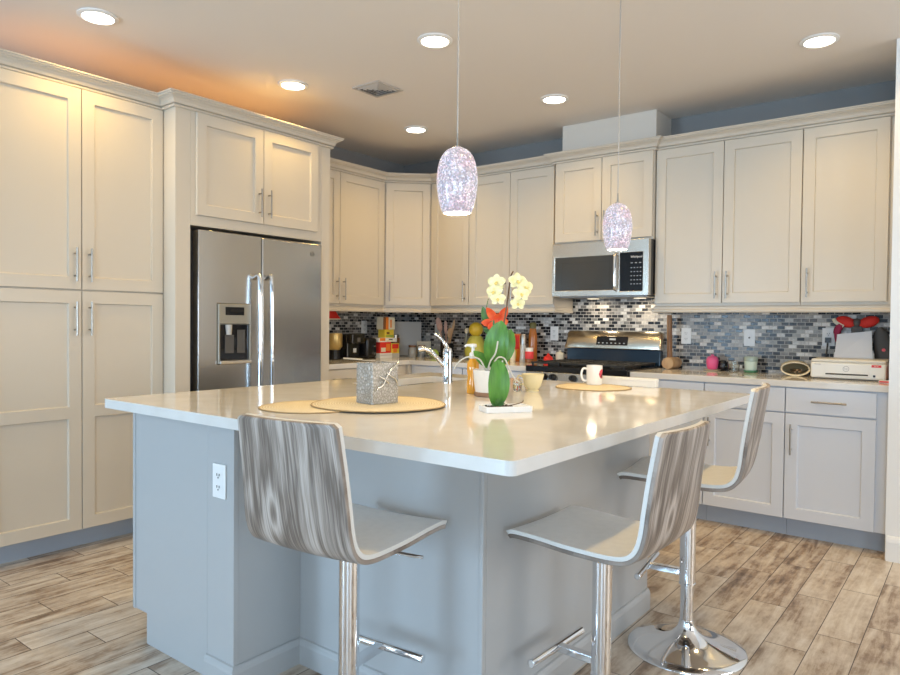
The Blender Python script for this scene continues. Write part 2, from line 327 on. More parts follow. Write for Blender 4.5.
def text(name, body, size, mat, parent, loc, rot, ext=.0006):
    c = bpy.data.curves.new(name, 'FONT'); c.body = body; c.size = size; c.align_x = 'CENTER'; c.align_y = 'CENTER'; c.extrude = ext
    tmp = bpy.data.objects.new(name+'_outline', c); me = tmp.to_mesh().copy(); bpy.data.objects.remove(tmp); me.name = name; me.materials.clear(); me.materials.append(mat)
    o = bpy.data.objects.new(name, me); C.objects.link(o); o.parent = parent; o.location = loc; o.rotation_euler = rot; return o

# ------------------------------------------------------------------ room shell
struct('floor', B().box(-.15, 8.15, -8.75, .15, -.1, 0), floor_m)
struct('ceiling', B().box(-.15, 8.15, -8.75, .15, CH, CH+.1), ceil_m)
struct('wall_left', B().box(-.15, 0, -8.75, .15, 0, CH), wall_m)
struct('wall_back', B().box(0, 8.15, 0, .15, 0, CH), wall_m)
struct('wall_right', B().box(4.025, 8.0, -.706, 0, 0, CH), trim_w)
def wall_open(along, at, t, a0, a1, holes):
    # wall running along x (at y=at) or y (at x=at) with rectangular openings (a, b, z0, z1)
    b = B(); xs = sorted({a0, a1, *[h[0] for h in holes], *[h[1] for h in holes]})
    for p, q in zip(xs, xs[1:]):
        h = [h for h in holes if h[0] <= p and q <= h[1]]
        for z0, z1 in ([(0, CH)] if not h else [(0, h[0][2]), (h[0][3], CH)]):
            if z1-z0 > .005: b.box(p, q, at, at+t, z0, z1) if along == 'x' else b.box(at, at+t, p, q, z0, z1)
    return b
struct('wall_rear', wall_open('x', -8.75, .15, 0, 8.15, [(.05, 3.05, .02, 2.25), (4.5, 6.7, .7, 2.2)]), wall_m)
struct('wall_far_right', wall_open('y', 8.0, .15, -8.6, -.706, [(-2.8, -.9, .55, 2.25), (-7.6, -5.4, .45, 2.2)]), wall_m)
def win(name, along, at, a0, a1, z0, z1, n):
    b = B(); w = .05
    def bx(p, q, za, zb): b.box(p, q, at-.03, at+.03, za, zb) if along == 'x' else b.box(at-.03, at+.03, p, q, za, zb)
    bx(a0, a1, z0, z0+w); bx(a0, a1, z1-w, z1)
    for i in range(n+1):
        c = a0+(a1-a0)*i/n; lo = min(max(c-w/2, a0), a1-w); bx(lo, lo+w, z0+w, z1-w)
    struct(name, b, trim_w)
win('window_1', 'x', -8.68, .05, 3.05, .02, 2.25, 3); win('window_2', 'x', -8.68, 4.5, 6.7, .7, 2.2, 2); win('window_3', 'y', 8.08, -2.8, -.9, .55, 2.25, 3); win('added_window', 'y', 8.08, -7.6, -5.4, .45, 2.2, 2)  # last, unseen window added to go with the pantry fill light
BB = [(0, 0), (.014, 0), (.014, .10), (.011, .115), (.006, .128), (0, .132)]
struct('baseboard_right', B().sweep(BB, [(4.03, -.706), (7.9, -.706)]), trim_w)
struct('wall_duct_chase', B().box(1.857, 2.586, -.287, 0, 2.451, CH), M('duct_paint', (.70, .65, .58), .6)).name = 'trim_1'

# ------------------------------------------------------------------ cabinets
ROT_L = R(90)
def pull(parent, x, z, yf, ln=.175, vert=True):
    b = B(); h = ln/2; k = ln*.33; y = yf-.032
    if vert:
        b.tube([(x, y, z-h), (x, y, z+h)], .0052); [b.tube([(x, yf, z+q), (x, y, z+q)], .005, 8) for q in (-k, k)]
    else:
        b.tube([(x-h, y, z), (x+h, y, z)], .0052); [b.tube([(x+q, yf, z), (x+q, y, z)], .005, 8) for q in (-k, k)]
    return b.obj('handle', nickel, parent, smooth=40)
ST = .064
def door(cab, x0, x1, z0, z1, yf, hx=None, hz=None, mids=(), name='door', mat=None, t=.02, vert=True, flat=False, ln=.175):
    g = .0022; x0 += g; x1 -= g; z0 += g; z1 -= g; ed = [z0+ST]
    for a, b in mids: ed += [a, b]
    ed.append(z1-ST)
    holes = [] if flat else [(x0+ST, x1-ST, ed[i], ed[i+1]) for i in range(0, len(ed), 2)]
    d = B().recess(x0, x1, z0, z1, yf, t-.0006, holes, .012, .003).obj(name, mat or paint, cab, bevel=.0016)
    if hx is not None: pull(d, hx, hz, yf, ln, vert)
    return d
# pantry: local x = world +Y, local -y = world +X
pan = thing('pantry_cabinet', 'tall cream four-door pantry cabinet at the left end beside the refrigerator', 'cabinet', (0.002, -3.74, 0), ROT_L)
B().box(0, .908, -.66, 0, .1176, 2.43).obj('body', paint, pan, bevel=.001)
B().box(0, .908, -.558, -.02, 0, .117).obj('toe_kick', toe_mat, pan)
m_ = .455
for z0, z1, hz, mids in ((.118, 1.3735, 1.228, [(.708, .770)]), (1.3775, 2.421, 1.507, [])):
    door(pan, .001, m_, z0, z1, -.681, m_-.037, hz, mids); door(pan, m_, .907, z0, z1, -.681, m_+.037, hz, mids)
# fridge enclosure
fy0 = -2.83
fc = thing('refrigerator_cabinet', 'cream cabinet surround with two short doors above the refrigerator', 'cabinet', (.002, fy0, 0), ROT_L)
B().box(0, .094, -.80, 0, 0, 2.43).obj('side_panel', paint, fc, bevel=.0015)
B().box(1.082, 1.16, -.80, 0, 0, 2.43).obj('side_panel', paint, fc, bevel=.0015)
B().box(.0945, 1.0815, -.80, 0, 1.772, 2.43).obj('body', paint, fc, bevel=.001)
door(fc, .121, .587, 1.83, 2.421, -.8215, .587-.036, 1.957); door(fc, .587, 1.038, 1.83, 2.421, -.8215, .587+.036, 1.957)
# left-wall uppers
ul = thing('upper_cabinet', 'cream two-door upper cabinet between the refrigerator and the angled corner cabinet', 'cabinet', (.002, -1.669, 1.352), ROT_L, 'upper wall cabinets')
B().box(0, 1.068, -.305, 0, 0, 1.078).obj('body', paint, ul, bevel=.001)
door(ul, .001, .541, .0165, 1.069, -.3255, .505, .135); door(ul, .541, 1.083-.025, .0165, 1.069, -.3255, .577, .135)
# diagonal corner upper
uc = thing('upper_cabinet', 'single-door upper cabinet set at an angle across the room corner', 'cabinet', (.002, -.002, 1.352), 0, 'upper wall cabinets')
B().prism([(0, 0), (0, -.597), (.305, -.597), (.598, -.306), (.598, 0)], 0, 1.078).obj('body', paint, uc, bevel=.001)
dg = B().recess(-.190, .190, .018, 1.067, -.0215, .0194, [(-.190+ST, .190-ST, .018+ST, 1.067-ST)], .012, .003)
mt = Matrix.Translation((.4515, -.4515, 0)) @ Matrix.Rotation(R(45), 4, 'Z')
dgo = dg.xf(mt).obj('door', paint, uc, bevel=.0016)
hb = B(); hb.tube([(-.155, -.054, .05), (-.155, -.054, .225)], .006); [hb.tube([(-.155, -.0215, q), (-.155, -.054, q)], .005, 8) for q in (.08, .195)]
hb.xf(mt).obj('handle', nickel, dgo, smooth=40)
def upper(x0, x1, label, doors, yf=-.3276, z0=1.352, zb=.0165):
    c = thing('upper_cabinet', label, 'cabinet', (x0, -.002, z0), 0, 'upper wall cabinets'); w = x1-x0
    B().box(.0006, w-.0006, yf+.0206, 0, 0, 2.43-z0).obj('body', paint, c, bevel=.001)
    for a, b, hx in doors: door(c, a-x0, b-x0, zb, 2.421-z0, yf, hx-x0, zb+.118)
    return c
upper(.603, 1.0166, 'narrow single-door upper cabinet just right of the angled corner cabinet', [(.612, 1.0164, .98)])
upper(1.0172, 1.8155, 'two-door upper cabinet behind the orchid blooms, left of the microwave', [(1.0176, 1.4176, 1.382), (1.4176, 1.815, 1.453)])
upper(1.835, 2.604, 'short two-door upper cabinet directly above the microwave', [(1.850, 2.222, 2.192), (2.222, 2.600, 2.255)], -.368, 1.813, .015)
upper(2.6075, 3.5222, 'wide two-door upper cabinet right of the microwave', [(2.6085, 3.058, 3.021), (3.058, 3.5217, 3.092)])
upper(3.5232, 4.022, 'single-door upper cabinet at the right end against the white wall', [(3.5237, 3.9724, 3.56)])
# crown and light rail
def crown(z): return [(0, z-.012), (.010, z-.012), (.014, z-.008), (.014, z-.001), (.006, z+.001), (.006, z+.004), (.018, z+.007), (.021, z+.012), (.024, z+.022), (.032, z+.032), (.046, z+.040), (.046, z+.043), (.054, z+.044), (.058, z+.048), (.058, z+.053), (.064, z+.055), (.064, z+.062), (-.03, z+.062), (-.03, z-.0)]
cr = [(o, z) for o, z in crown(2.434)]
struct('trim_2', B().sweep(cr, [(.665, -3.74), (.665, -2.832), (.804, -2.832), (.804, -1.666), (.36, -1.666)]), crown_m, smooth=20)
struct('trim_3', B().sweep(cr, [(.314, -1.6), (.314, -.602), (.604, -.314), (1.832, -.314), (1.832, -.353), (2.606, -.353), (2.606, -.314), (4.02, -.314)]), crown_m, smooth=20)
rail = [(-.02, 1.308), (.010, 1.308), (.016, 1.314), (.016, 1.326), (.008, 1.333), (.008, 1.345), (.012, 1.351), (-.02, 1.351)]
struct('trim_4', B().sweep(rail, [(.308, -1.667), (.308, -.602), (.604, -.308), (1.815, -.308), (1.815, -.03)]), crown_m, smooth=20)
struct('trim_5', B().sweep(rail, [(2.608, -.03), (2.608, -.308), (4.02, -.308)]), crown_m, smooth=20)
# base cabinets, back wall right of the range
YF = -.6458
def base(x0, x1, label, fronts, loc=None, rotz=0, mat=None, yf=YF):
    c = thing('base_cabinet', label, 'cabinet', loc or (x0, -.002, 0), rotz, 'base cabinets'); w = x1-x0
    B().box(.0006, w-.0006, yf+.0206, 0, .1156, .8745).obj('body', mat or paint_daylit, c, bevel=.001)
    B().box(.0006, w-.0006, -.552, -.02, 0, .115).obj('toe_kick', toe_mat, c)
    for a, b, hs in fronts:
        a -= x0; b -= x0
        door(c, a, b, .729, .870, yf, (a+b)/2, .800, name='drawer', mat=mat or paint_daylit, vert=False, flat=True)
        door(c, a, b, .117, .7255, yf, a+.036 if hs < 0 else b-.036, .578, mat=mat or paint_daylit)
    return c
paint_daylit = M('cabinet_paint_daylit', (.64, .665, .72), .34)  # cabinet paint with the cool low daylight put into its colour
base(2.580, 3.0572, 'base cabinet just right of the range, mostly hidden behind the island', [(2.60, 3.0565, -1)])
base(3.0578, 3.5168, 'base cabinet with drawer, partly hidden behind the far bar stool back', [(3.058, 3.5165, -1)])
base(3.5174, 4.022, 'base cabinet with drawer under the printer, at the right end by the white wall', [(3.5176, 3.968, -1)])
base(.66, 1.20, 'corner-side base cabinet on the back wall under the spice bottles', [(.70, 1.198, -1)])
base(1.2008, 1.785, 'base cabinet on the back wall just left of the range', [(1.203, 1.783, 1)])
bl = thing('base_cabinet', 'base cabinet right of the refrigerator under the coffee machines', 'cabinet', (.002, -1.668, 0), ROT_L, 'base cabinets')
B().box(0, 1.005, -.624, 0, .1156, .8745).obj('body', paint, bl, bevel=.001)
B().box(0, 1.005, -.552, -.02, 0, .115).obj('toe_kick', toe_mat, bl)
for a, b, hx in ((.002, .49, .454), (.49, .94, .526)):
    door(bl, a, b, .729, .870, -.645, (a+b)/2, .80, name='drawer', vert=False, flat=True); door(bl, a, b, .117, .7255, -.645, hx, .578)
B().box(0, .655, .003, .658, .1156, .8745).xf(Matrix.Translation((0, 0, 0))).obj('corner_body', paint, None).name = 'base_corner_cabinet'
o = bpy.data.objects['base_corner_cabinet']; o.location = (.002, -.661, 0); o.scale = (1, 1, 1); tag(o, 'blind corner base cabinet below the leaning grey board', 'cabinet')
# wall counters
tag(B().prism([(.011, -1.668), (.655, -1.668), (.655, -.655), (1.790, -.655), (1.790, -.011), (.011, -.011)], .876, .914).obj('countertop', quartz, bevel=.003), 'white L-shaped quartz counter in the far left corner', 'countertop')
tag(B().box(2.577, 4.023, -.655, -.011, .876, .914).obj('countertop', quartz, bevel=.003), 'white quartz counter along the back wall right of the range', 'countertop')
# backsplash
tag(B().box(.0005, .0105, -1.668, -.0006, .88, 1.3505).obj('backsplash', mosaic), 'dark glass mosaic backsplash on the left wall behind the coffee machines', 'backsplash')
bs = B(); bs.box(.0115, 1.8155, -.0105, -.0005, .88, 1.3505); bs.box(1.8155, 2.6065, -.0105, -.0005, .88, 1.42); bs.box(2.6065, 4.0245, -.0105, -.0005, .88, 1.3505)
tag(bs.obj('backsplash', mosaic), 'grey glass mosaic backsplash along the back wall behind the range and printer', 'backsplash')

# ------------------------------------------------------------------ refrigerator (local x = world +Y, -y = world +X)
fr = thing('refrigerator', 'stainless steel side-by-side refrigerator with ice and water dispenser', 'refrigerator', (0, -2.722, 0), ROT_L)
B().box(.005, .955, -.76, -.05, .02, 1.75).obj('body', M('fridge_side', (.05, .05, .055), .4), fr, bevel=.004)
B().box(.01, .95, -.75, -.70, .0, .075).obj('grille', black_pl, fr)
sx = .458
dl = B().recess(.018, sx-.003, .085, 1.748, -.832, .066, [(.142, .375, .964, 1.328)], .004, .003).obj('freezer_door', steel, fr, bevel=.012, seg=4, smooth=30)
dr = B().box(sx+.003, .957, -.832, -.766, .085, 1.748).obj('refrigerator_door', steel, fr, bevel=.012, seg=4, smooth=30)
di = B().recess(.145, .372, .967, 1.325, -.845, .016, [(.155, .362, .985, 1.205)], .0145, .002).obj('dispenser', M('dispenser_trim', (.34, .32, .27), .35, .4), dl, bevel=.003)
B().box(.158, .359, -.836, -.833, .989, 1.2).obj('dispenser_cavity', black_gl, dl)
B().box(.19, .32, -.8475, -.8455, 1.258, 1.306).obj('display', black_gl, dl)
B().tube([(.215, -.839, 1.20), (.215, -.842, 1.14)], [.022, .016]).obj('ice_chute', grey_m, dl, smooth=40)
B().recess(.19, .25, 1.03, 1.14, -.843, .006, [(.2, .24, 1.04, 1.13)], .003, .002).obj('paddle', dgrey, dl)
B().recess(.275, .33, 1.03, 1.17, -.843, .006, [(.285, .32, 1.04, 1.16)], .003, .002).obj('paddle', dgrey, dl)
B().box(.15, .367, -.862, -.845, .966, .986).obj('drip_tray', chrome, dl, bevel=.003)
for xx, dd in ((sx-.052, dl), (sx+.038, dr)):
    B().tube(spline([(xx, -.834, 1.49), (xx, -.868, 1.503), (xx, -.884, 1.47), (xx, -.892, 1.2), (xx, -.892, .95), (xx, -.886, .62), (xx, -.868, .585), (xx, -.834, .60)], 5), .0135, 14).obj('handle', chrome, dd, smooth=40)
em = B().rings([[(.868+r*math.cos(t), y, 1.678+r*math.sin(t)) for r, y in ((.016, -.8325), (.016, -.8345), (.0125, -.8345), (.0125, -.8325))] for t in [2*math.pi*i/28 for i in range(29)]], True, False)
eb = B(); eb.rings([[(.868+r*math.cos(t), y, 1.678+r*math.sin(t)) for r, y in ((.017, -.8322), (.017, -.8345), (.0135, -.8345), (.0135, -.8322))] for t in [2*math.pi*i/28 for i in range(29)]], True, False)
emo = eb.obj('emblem', M('emblem_grey', (.16, .15, .14), .3, .7), dr, smooth=40)
text('emblem_letters', 'ge', .018, bpy.data.materials['emblem_grey'], emo, (.868, -.8326, 1.679), (R(90), 0, 0))

# ------------------------------------------------------------------ microwave
mw_steel = M('warm_microwave_steel', (.58, .53, .46), .26, 1)
mw = thing('microwave', 'stainless over-the-range microwave with black window and keypad', 'microwave', (1.862, 0, 1.424))
w = .742
B().box(0, w, -.385, -.012, .004, .387).obj('body', black_pl, mw, bevel=.003)
face = B().recess(0, w, .002, .387, -.43, .044, [(.022, .497, .042, .288), (.530, .702, .030, .300)], .003, .002).obj('front_panel', mw_steel, mw, bevel=.004, smooth=30)
B().recess(.025, .494, .045, .285, -.4295, .0025, [(.075, .46, .075, .245)], .001, .001).obj('window', M('window_mesh', (.055, .056, .055), .12), face)
kp = B().box(.533, .699, -.4295, -.4268, .033, .297).obj('keypad', black_gl, face)
key_m = M('button_print', (.34, .35, .36), .5)
for r_ in range(5):
    for c2 in range(4): B().box(.614+c2*.022, .624+c2*.022, -.4303, -.4294, .077+r_*.028, .083+r_*.028).obj('button', key_m, kp)
for c2 in range(3): B().box(.614+c2*.030, .629+c2*.030, -.4303, -.4294, .222, .228).obj('button', key_m, kp)
text('logo_text', 'Whirlpool', .020, M('logo_white', (.85, .85, .85), .5), kp, (.655, -.4297, .266), (R(90), 0, 0))
B().tube(spline([(.512, -.432, .038), (.512, -.462, .05), (.512, -.468, .1), (.512, -.470, .165), (.512, -.468, .23), (.512, -.462, .28), (.512, -.432, .292)], 5), .0105, 12).obj('handle', chrome, face, smooth=40)
B().box(.03, w-.03, -.37, -.05, -.006, .004).obj('bottom_vent', M('vent_grey', (.30, .30, .30), .4, .6), mw, bevel=.002)
lens_dim = M('lamp_cover', (.9, .85, .75), .4); nodes(lens_dim)[3].inputs['Emission Color'].default_value = (1, .85, .6, 1); nodes(lens_dim)[3].inputs['Emission Strength'].default_value = 1.2
for xx in (.19, .56):
    lens = B().box(xx-.035, xx+.035, -.16, -.10, -.010, -.006).obj('cooktop_lamp', lens_dim, mw)
    L_ = bpy.data.lights.new('cooktop_lamp_light', 'AREA'); L_.size = .06; L_.energy = 1.0; L_.color = (1, .82, .58)
    lo = bpy.data.objects.new('cooktop_lamp_light', L_); C.objects.link(lo); lo.parent = mw; lo.location = (xx, -.13, -.014)

# ------------------------------------------------------------------ range
rg = thing('gas_range', 'stainless gas range with black cooktop grates and high backguard', 'range', (1.796, -.013, 0))
w = .774
B().box(.002, w-.002, -.62, -.01, .10, .882).obj('body', steel, rg, bevel=.002)
B().box(.02, w-.02, -.58, -.03, 0, .0995).obj('plinth', black_pl, rg)
B().box(0, w, -.672, -.075, .8825, .924).obj('cooktop', black_gl, rg, bevel=.006, seg=3)
# sloped control panel
cp = B(); cp.rings([[(x, -.6205, .795), (x, -.685, .800), (x, -.668, .882), (x, -.6205, .882)] for x in (.0, w)]); cpo = cp.obj('control_panel', steel, rg, bevel=.003)
for xx in (.162, .232, .387, .545, .615):
    kb = B().tube([(xx, -.677, .848), (xx, -.688, .85), (xx, -.710, .854)], [.025, .023, .019], 20); kb.box(xx-.004, xx+.004, -.716, -.70, .836, .872); kb.obj('knob', black_pl, cpo, smooth=40)
B().recess(.004, w-.004, .21, .785, -.665, .044, [(.13, w-.13, .36, .62)], .004, .003).obj('oven_door', steel, rg, bevel=.004)
B().box(.13, w-.13, -.664, -.6605, .365, .615).obj('oven_window', black_gl, rg)
B().tube([(.06, -.70, .735), (w-.06, -.70, .735)], .012).tube([(.1, -.665, .735), (.1, -.70, .735)], .008).tube([(w-.1, -.665, .735), (w-.1, -.70, .735)], .008).obj('oven_handle', chrome, rg, smooth=40)
B().box(.004, w-.004, -.66, -.621, .105, .2).obj('drawer', steel, rg, bevel=.004)
for i in range(3):
    x0 = .03+i*.243; x1 = x0+.228; g = B(); z = .951
    for yy in (-.64, -.495, -.36, -.225, -.10): g.box(x0, x1, yy-.006, yy+.006, z-.012, z)
    for xx in (x0+.006, (x0+x1)/2, x1-.006): g.box(xx-.006, xx+.006, -.64, -.10, z-.013, z-.001)
    for xx in (x0+.008, x1-.008):
        for yy in (-.63, -.11): g.box(xx-.007, xx+.007, yy-.007, yy+.007, .9245, z-.01)
    g.obj('grate', iron, rg, bevel=.002)
for xx, yy in ((.145, -.5), (.145, -.22), (.387, -.36), (.63, -.5), (.63, -.22)):
    B().lathe([(.05, 0), (.05, .006), (.036, .008), (.034, .016), (.001, .017)], 20, (xx, yy, .9245)).obj('burner', iron, rg, smooth=40)
bg = B(); bg.rings([[(x, -.012, .925), (x, -.070, .925), (x, -.060, 1.036), (x, -.012, 1.036)] for x in (.01, w-.01)]); bg.obj('vent_panel', navy, rg, bevel=.003)
bk = B(); bk.rings([[(x, -.012, 1.037), (x, -.083, 1.037), (x, -.085, 1.046), (x, -.056+d, 1.150-d), (x, -.040, 1.172-d), (x, -.012, 1.172-d)] for x, d in ((-.002, .02), (.012, .004), (.03, 0), (w-.03, 0), (w-.012, .004), (w+.002, .02))])
bko = bk.obj('backguard', M('warm_stainless', (.62, .56, .46), .2, 1), rg, bevel=.003, smooth=30)
dsp = B().box(-.125, .125, -.004, 0, -.034, .034).xf(Matrix.Translation((.392, -.0722, 1.100)) @ Matrix.Rotation(R(-15.6), 4, 'X')).obj('display', black_gl, bko, bevel=.002)
dmm = M('display_print', (.55, .60, .62), .5); dmx = Matrix.Translation((.392, -.0722, 1.100)) @ Matrix.Rotation(R(-15.6), 4, 'X')
for i in range(7): B().box(-.11+i*.034, -.098+i*.034, -.0046, -.0038, -.022, -.016).xf(dmx).obj('touch_key', dmm, dsp)
B().box(-.02, .03, -.0046, -.0038, .004, .018).xf(dmx).obj('clock_digits', dmm, dsp)

# ------------------------------------------------------------------ island
ix0, ix1, iy0, iy1 = 1.680, 3.587, -3.656, -1.631
isl = thing('kitchen_island', 'blue-grey painted island base with knee recess under the white counter', 'island', (0, 0, 0))
bb = B()
for bx in ((1.842, 1.862, -3.60, -1.68), (2.47, 2.489, -3.60, -3.352), (1.862, 2.489, -1.70, -1.68), (2.47, 2.489, -3.352, -1.70)): bb.box(*bx, .1156 if bx[0] < 1.85 else 0, .877)
bb.box(1.932, 1.945, -3.60, -1.70, 0, .115)
bb.obj('cabinet_body', paint_grey, isl)
B().box(2.330, 2.347, -3.6005, -3.5985, .001, .877).obj('seam_gap', gap_m, isl)
kb = B()
kb.box(2.4895, 3.287, -3.340, -3.320, 0, .877); kb.box(3.267, 3.287, -3.320, -2.095, 0, .877); kb.box(2.4895, 3.267, -2.115, -2.095, 0, .877)
kb.obj('knee_wall', paint_grey, isl, bevel=.0015)
ep = B(); pts = [(1.841, .1156), (1.935, .1156), (1.935, 0), (2.334, 0), (2.334, .877), (1.841, .877)]
a = [ep.bm.verts.new((x, -3.614, z)) for x, z in pts]; b2 = [ep.bm.verts.new((x, -3.6005, z)) for x, z in pts]
ep.face(a); ep.face(b2[::-1]); [ep.face([a[i], b2[i], b2[(i+1) % 6], a[(i+1) % 6]]) for i in range(6)]
ep.obj('end_panel', paint_grey, isl, bevel=.0015)
B().box(1.8385, 1.857, -3.6165, -3.6145, .1156, .877).obj('edge_strip', paint_grey, isl)
B().box(2.343, 2.4905, -3.620, -3.6005, 0, .877).obj('end_stile', paint_grey, isl, bevel=.0015)
ib = [(o, z*.68) for o, z in BB]
B().sweep(ib, [(2.34, -3.6205), (2.491, -3.6205), (2.491, -3.3405), (3.2875, -3.3405), (3.2875, -2.095)]).obj('baseboard', paint_grey, isl)
B().box(3.277, 3.2905, -3.3435, -3.328, .092, .877).obj('corner_trim', paint_grey, isl, bevel=.002)
# slab with rounded corners and sink cut-out
def rrect(x0, x1, y0, y1, r, n=6):
    out = []
    for cx, cy, a0 in ((x1-r, y1-r, 0), (x0+r, y1-r, 90), (x0+r, y0+r, 180), (x1-r, y0+r, 270)):
        out += [(cx+r*math.cos(R(a0+90*i/n)), cy+r*math.sin(R(a0+90*i/n))) for i in range(n+1)]
    return out
SK = (1.885, 2.165, -2.52, -1.86)
sl = B(); zt, zb = .914, .8785
loops = {}
for z in (zt, zb):
    es = []
    for key, lp in (('o', rrect(ix0, ix1, iy0, iy1, .022)), ('i', rrect(*SK, .04))):
        vs = [sl.bm.verts.new((x, y, z)) for x, y in lp]; loops[key, z] = vs
        es += [sl.bm.edges.new((vs[i], vs[(i+1) % len(vs)])) for i in range(len(vs))]
    bmesh.ops.triangle_fill(sl.bm, edges=es, use_beauty=True, use_dissolve=False)
for k in 'oi':
    t_, u_ = loops[k, zt], loops[k, zb]
    for i in range(len(t_)): sl.face([t_[i], t_[(i+1) % len(t_)], u_[(i+1) % len(t_)], u_[i]])
tag(sl.obj('island_countertop', quartz, bevel=.003), 'large square glossy white quartz top of the island', 'countertop')
sk = thing('sink', 'undermount stainless steel sink basin set in the island counter', 'sink', (2.025, -2.19, .8775))
bn = B(); x0, x1, y0, y1 = SK[0]-2.025-.004, SK[1]-2.025+.004, SK[2]+2.19-.004, SK[3]+2.19+.004
rg_ = [[(x, y, z) for x, y in rrect(x0+i-e, x1-i+e, y0+i-e, y1-i+e, .045)] for i, z, e in ((0, 0, .015), (0, 0, 0), (.004, -.16, 0), (.02, -.185, 0), (.1, -.19, 0))]
bn.rings(rg_, True, False); bn.face(bn.bm.verts[-28:] if False else [v for v in bn.bm.verts if abs(v.co.z+.19) < 1e-5])
bo = bn.obj('basin', M('sink_steel', (.62, .62, .61), .18, 1), sk, smooth=40); so = bo.modifiers.new('t', 'SOLIDIFY'); so.thickness = .0012; so.offset = 1
B().lathe([(.03, 0), (.042, .001), (.042, .004), (.02, .003), (.018, .001)], 24, (0, 0, -.189)).obj('drain', chrome, sk, smooth=40)
fa = thing('faucet', 'chrome single-handle kitchen faucet standing behind the island sink', 'faucet', (2.232, -2.16, .9145))
B().lathe([(.027, 0), (.027, .006), (.025, .012), (.0245, .10), (.024, .165), (.021, .177), (.01, .183)], 28).obj('body', chrome, fa, smooth=40)
B().tube(spline([(-.012, -.008, .085), (-.04, -.03, .125), (-.068, -.052, .160), (-.095, -.072, .175), (-.118, -.09, .172)], 6), [.012]*10+[.0135]*9+[.0165]*6, 14).obj('spout', chrome, fa, smooth=40)
B().tube(spline([(0, 0, .178), (-.012, -.010, .205), (-.034, -.026, .236), (-.056, -.042, .252)], 6), [.011]*7+[.008]*6+[.0065]*6, 12).obj('lever', chrome, fa, smooth=40)

# ------------------------------------------------------------------ outlets
def outlet(label, loc, rotz, kind='outlet'):
    o = thing('wall_outlet' if kind == 'outlet' else 'wall_plate', label, 'outlet' if kind == 'outlet' else 'wall plate', loc, rotz, 'wall outlets')
    B().box(-.036, .036, -.006, 0, -.057, .057).obj('plate', plate_m, o, bevel=.002)
    if kind == 'outlet':
        for z in (-.02, .02):
            B().prism([(.017*math.cos(t), .0145*math.sin(t)) for t in [2*math.pi*i/20 for i in range(20)]], -.0085, -.0062).xf(Matrix.Translation((0, 0, z)) @ Matrix.Rotation(R(-90), 4, 'X') @ Matrix.Scale(-1, 4, (0, 0, 1))).obj('socket', plate_m, o)
            q = B(); q.box(-.008, -.0055, -.0095, -.0086, z-.002, z+.006); q.box(.0055, .008, -.0095, -.0086, z-.002, z+.006); q.tube([(0, -.0086, z-.008), (0, -.0095, z-.008)], .0025, 10); q.obj('slots', slot_m, o)
    else:
        B().tube([(0, -.006, 0), (0, -.012, 0)], .006, 12).obj('jack', slot_m, o)
    return o
outlet('white outlet on the blue-grey end of the island', (2.416, -3.6205, .691), 0)
outlet('white outlet on the mosaic left wall above the coffee machines', (.011, -.535, 1.178), ROT_L)
outlet('white outlet on the back wall behind the wooden utensils', (.445, -.011, 1.157), 0)
outlet('white outlet on the mosaic left of the range backguard', (1.655, -.011, 1.146), 0)
outlet('white outlet on the mosaic right of the wooden mallet', (2.725, -.011, 1.147), 0)
outlet('white wall plate with one centre jack above the green candle jar', (3.154, -.011, 1.143), 0, 'jack')
pg = outlet('white outlet with a black plug, left of the printer paper', (3.63, -.011, 1.157), 0)

# ------------------------------------------------------------------ ceiling fittings
def downlight(x, y, label):
    o = thing('recessed_downlight', label, 'ceiling light', (x, y, CH), 0, 'recessed ceiling lights')
    B().lathe([(.094, -.0005), (.094, -.006), (.074, -.012), (.070, -.004), (.070, -.0005)], 36, caps=False).obj('trim_ring', trim_w, o, smooth=40)
    B().lathe([(.0695, -.001), (.0695, -.005), (.001, -.005)], 36).obj('lens', glow, o)
    l = bpy.data.lights.new('downlight_bulb', 'SPOT'); l.energy = LAMP_W; l.color = LAMP_COL; l.spot_size = R(140); l.spot_blend = .8; l.shadow_soft_size = .07
    q = bpy.data.objects.new('downlight_bulb', l); C.objects.link(q); q.parent = o; q.location = (0, 0, -.02)
names = ['lit recessed ceiling light above the pantry doors, nearest the left edge', 'lit recessed ceiling light just left of the big pendant cord', 'lit recessed ceiling light above the refrigerator cabinet', 'lit recessed ceiling light in the far corner above the angled cabinet', 'lit recessed ceiling light in front of the white duct box', 'lit recessed ceiling light at the right near the white wall']
for i, (x, y) in enumerate(LAMPS): downlight(x, y, names[i] if i < 6 else ['recessed ceiling light over the island front left, above the frame', 'recessed ceiling light over the aisle right of the island', 'recessed ceiling light over the near bar stools'][i-6])
av = thing('air_vent', 'square metal air vent grille in the ceiling', 'air vent', (1.315, -1.737, CH))
q = B()
for k in range(4):
    x = .115
    if k == 0: q.box(-x, x, -x, -x+.016, -.008, -.0005)
    if k == 1: q.box(-x, x, x-.016, x, -.008, -.0005)
    if k == 2: q.box(-x, -x+.016, -x+.016, x-.016, -.008, -.0005)
    if k == 3: q.box(x-.016, x, -x+.016, x-.016, -.008, -.0005)
q.obj('frame', M('vent_paint', (.50, .46, .42), .5), av, bevel=.001)
B().box(-.099, .099, -.099, .099, -.003, -.0005).obj('backing', gap_m, av)
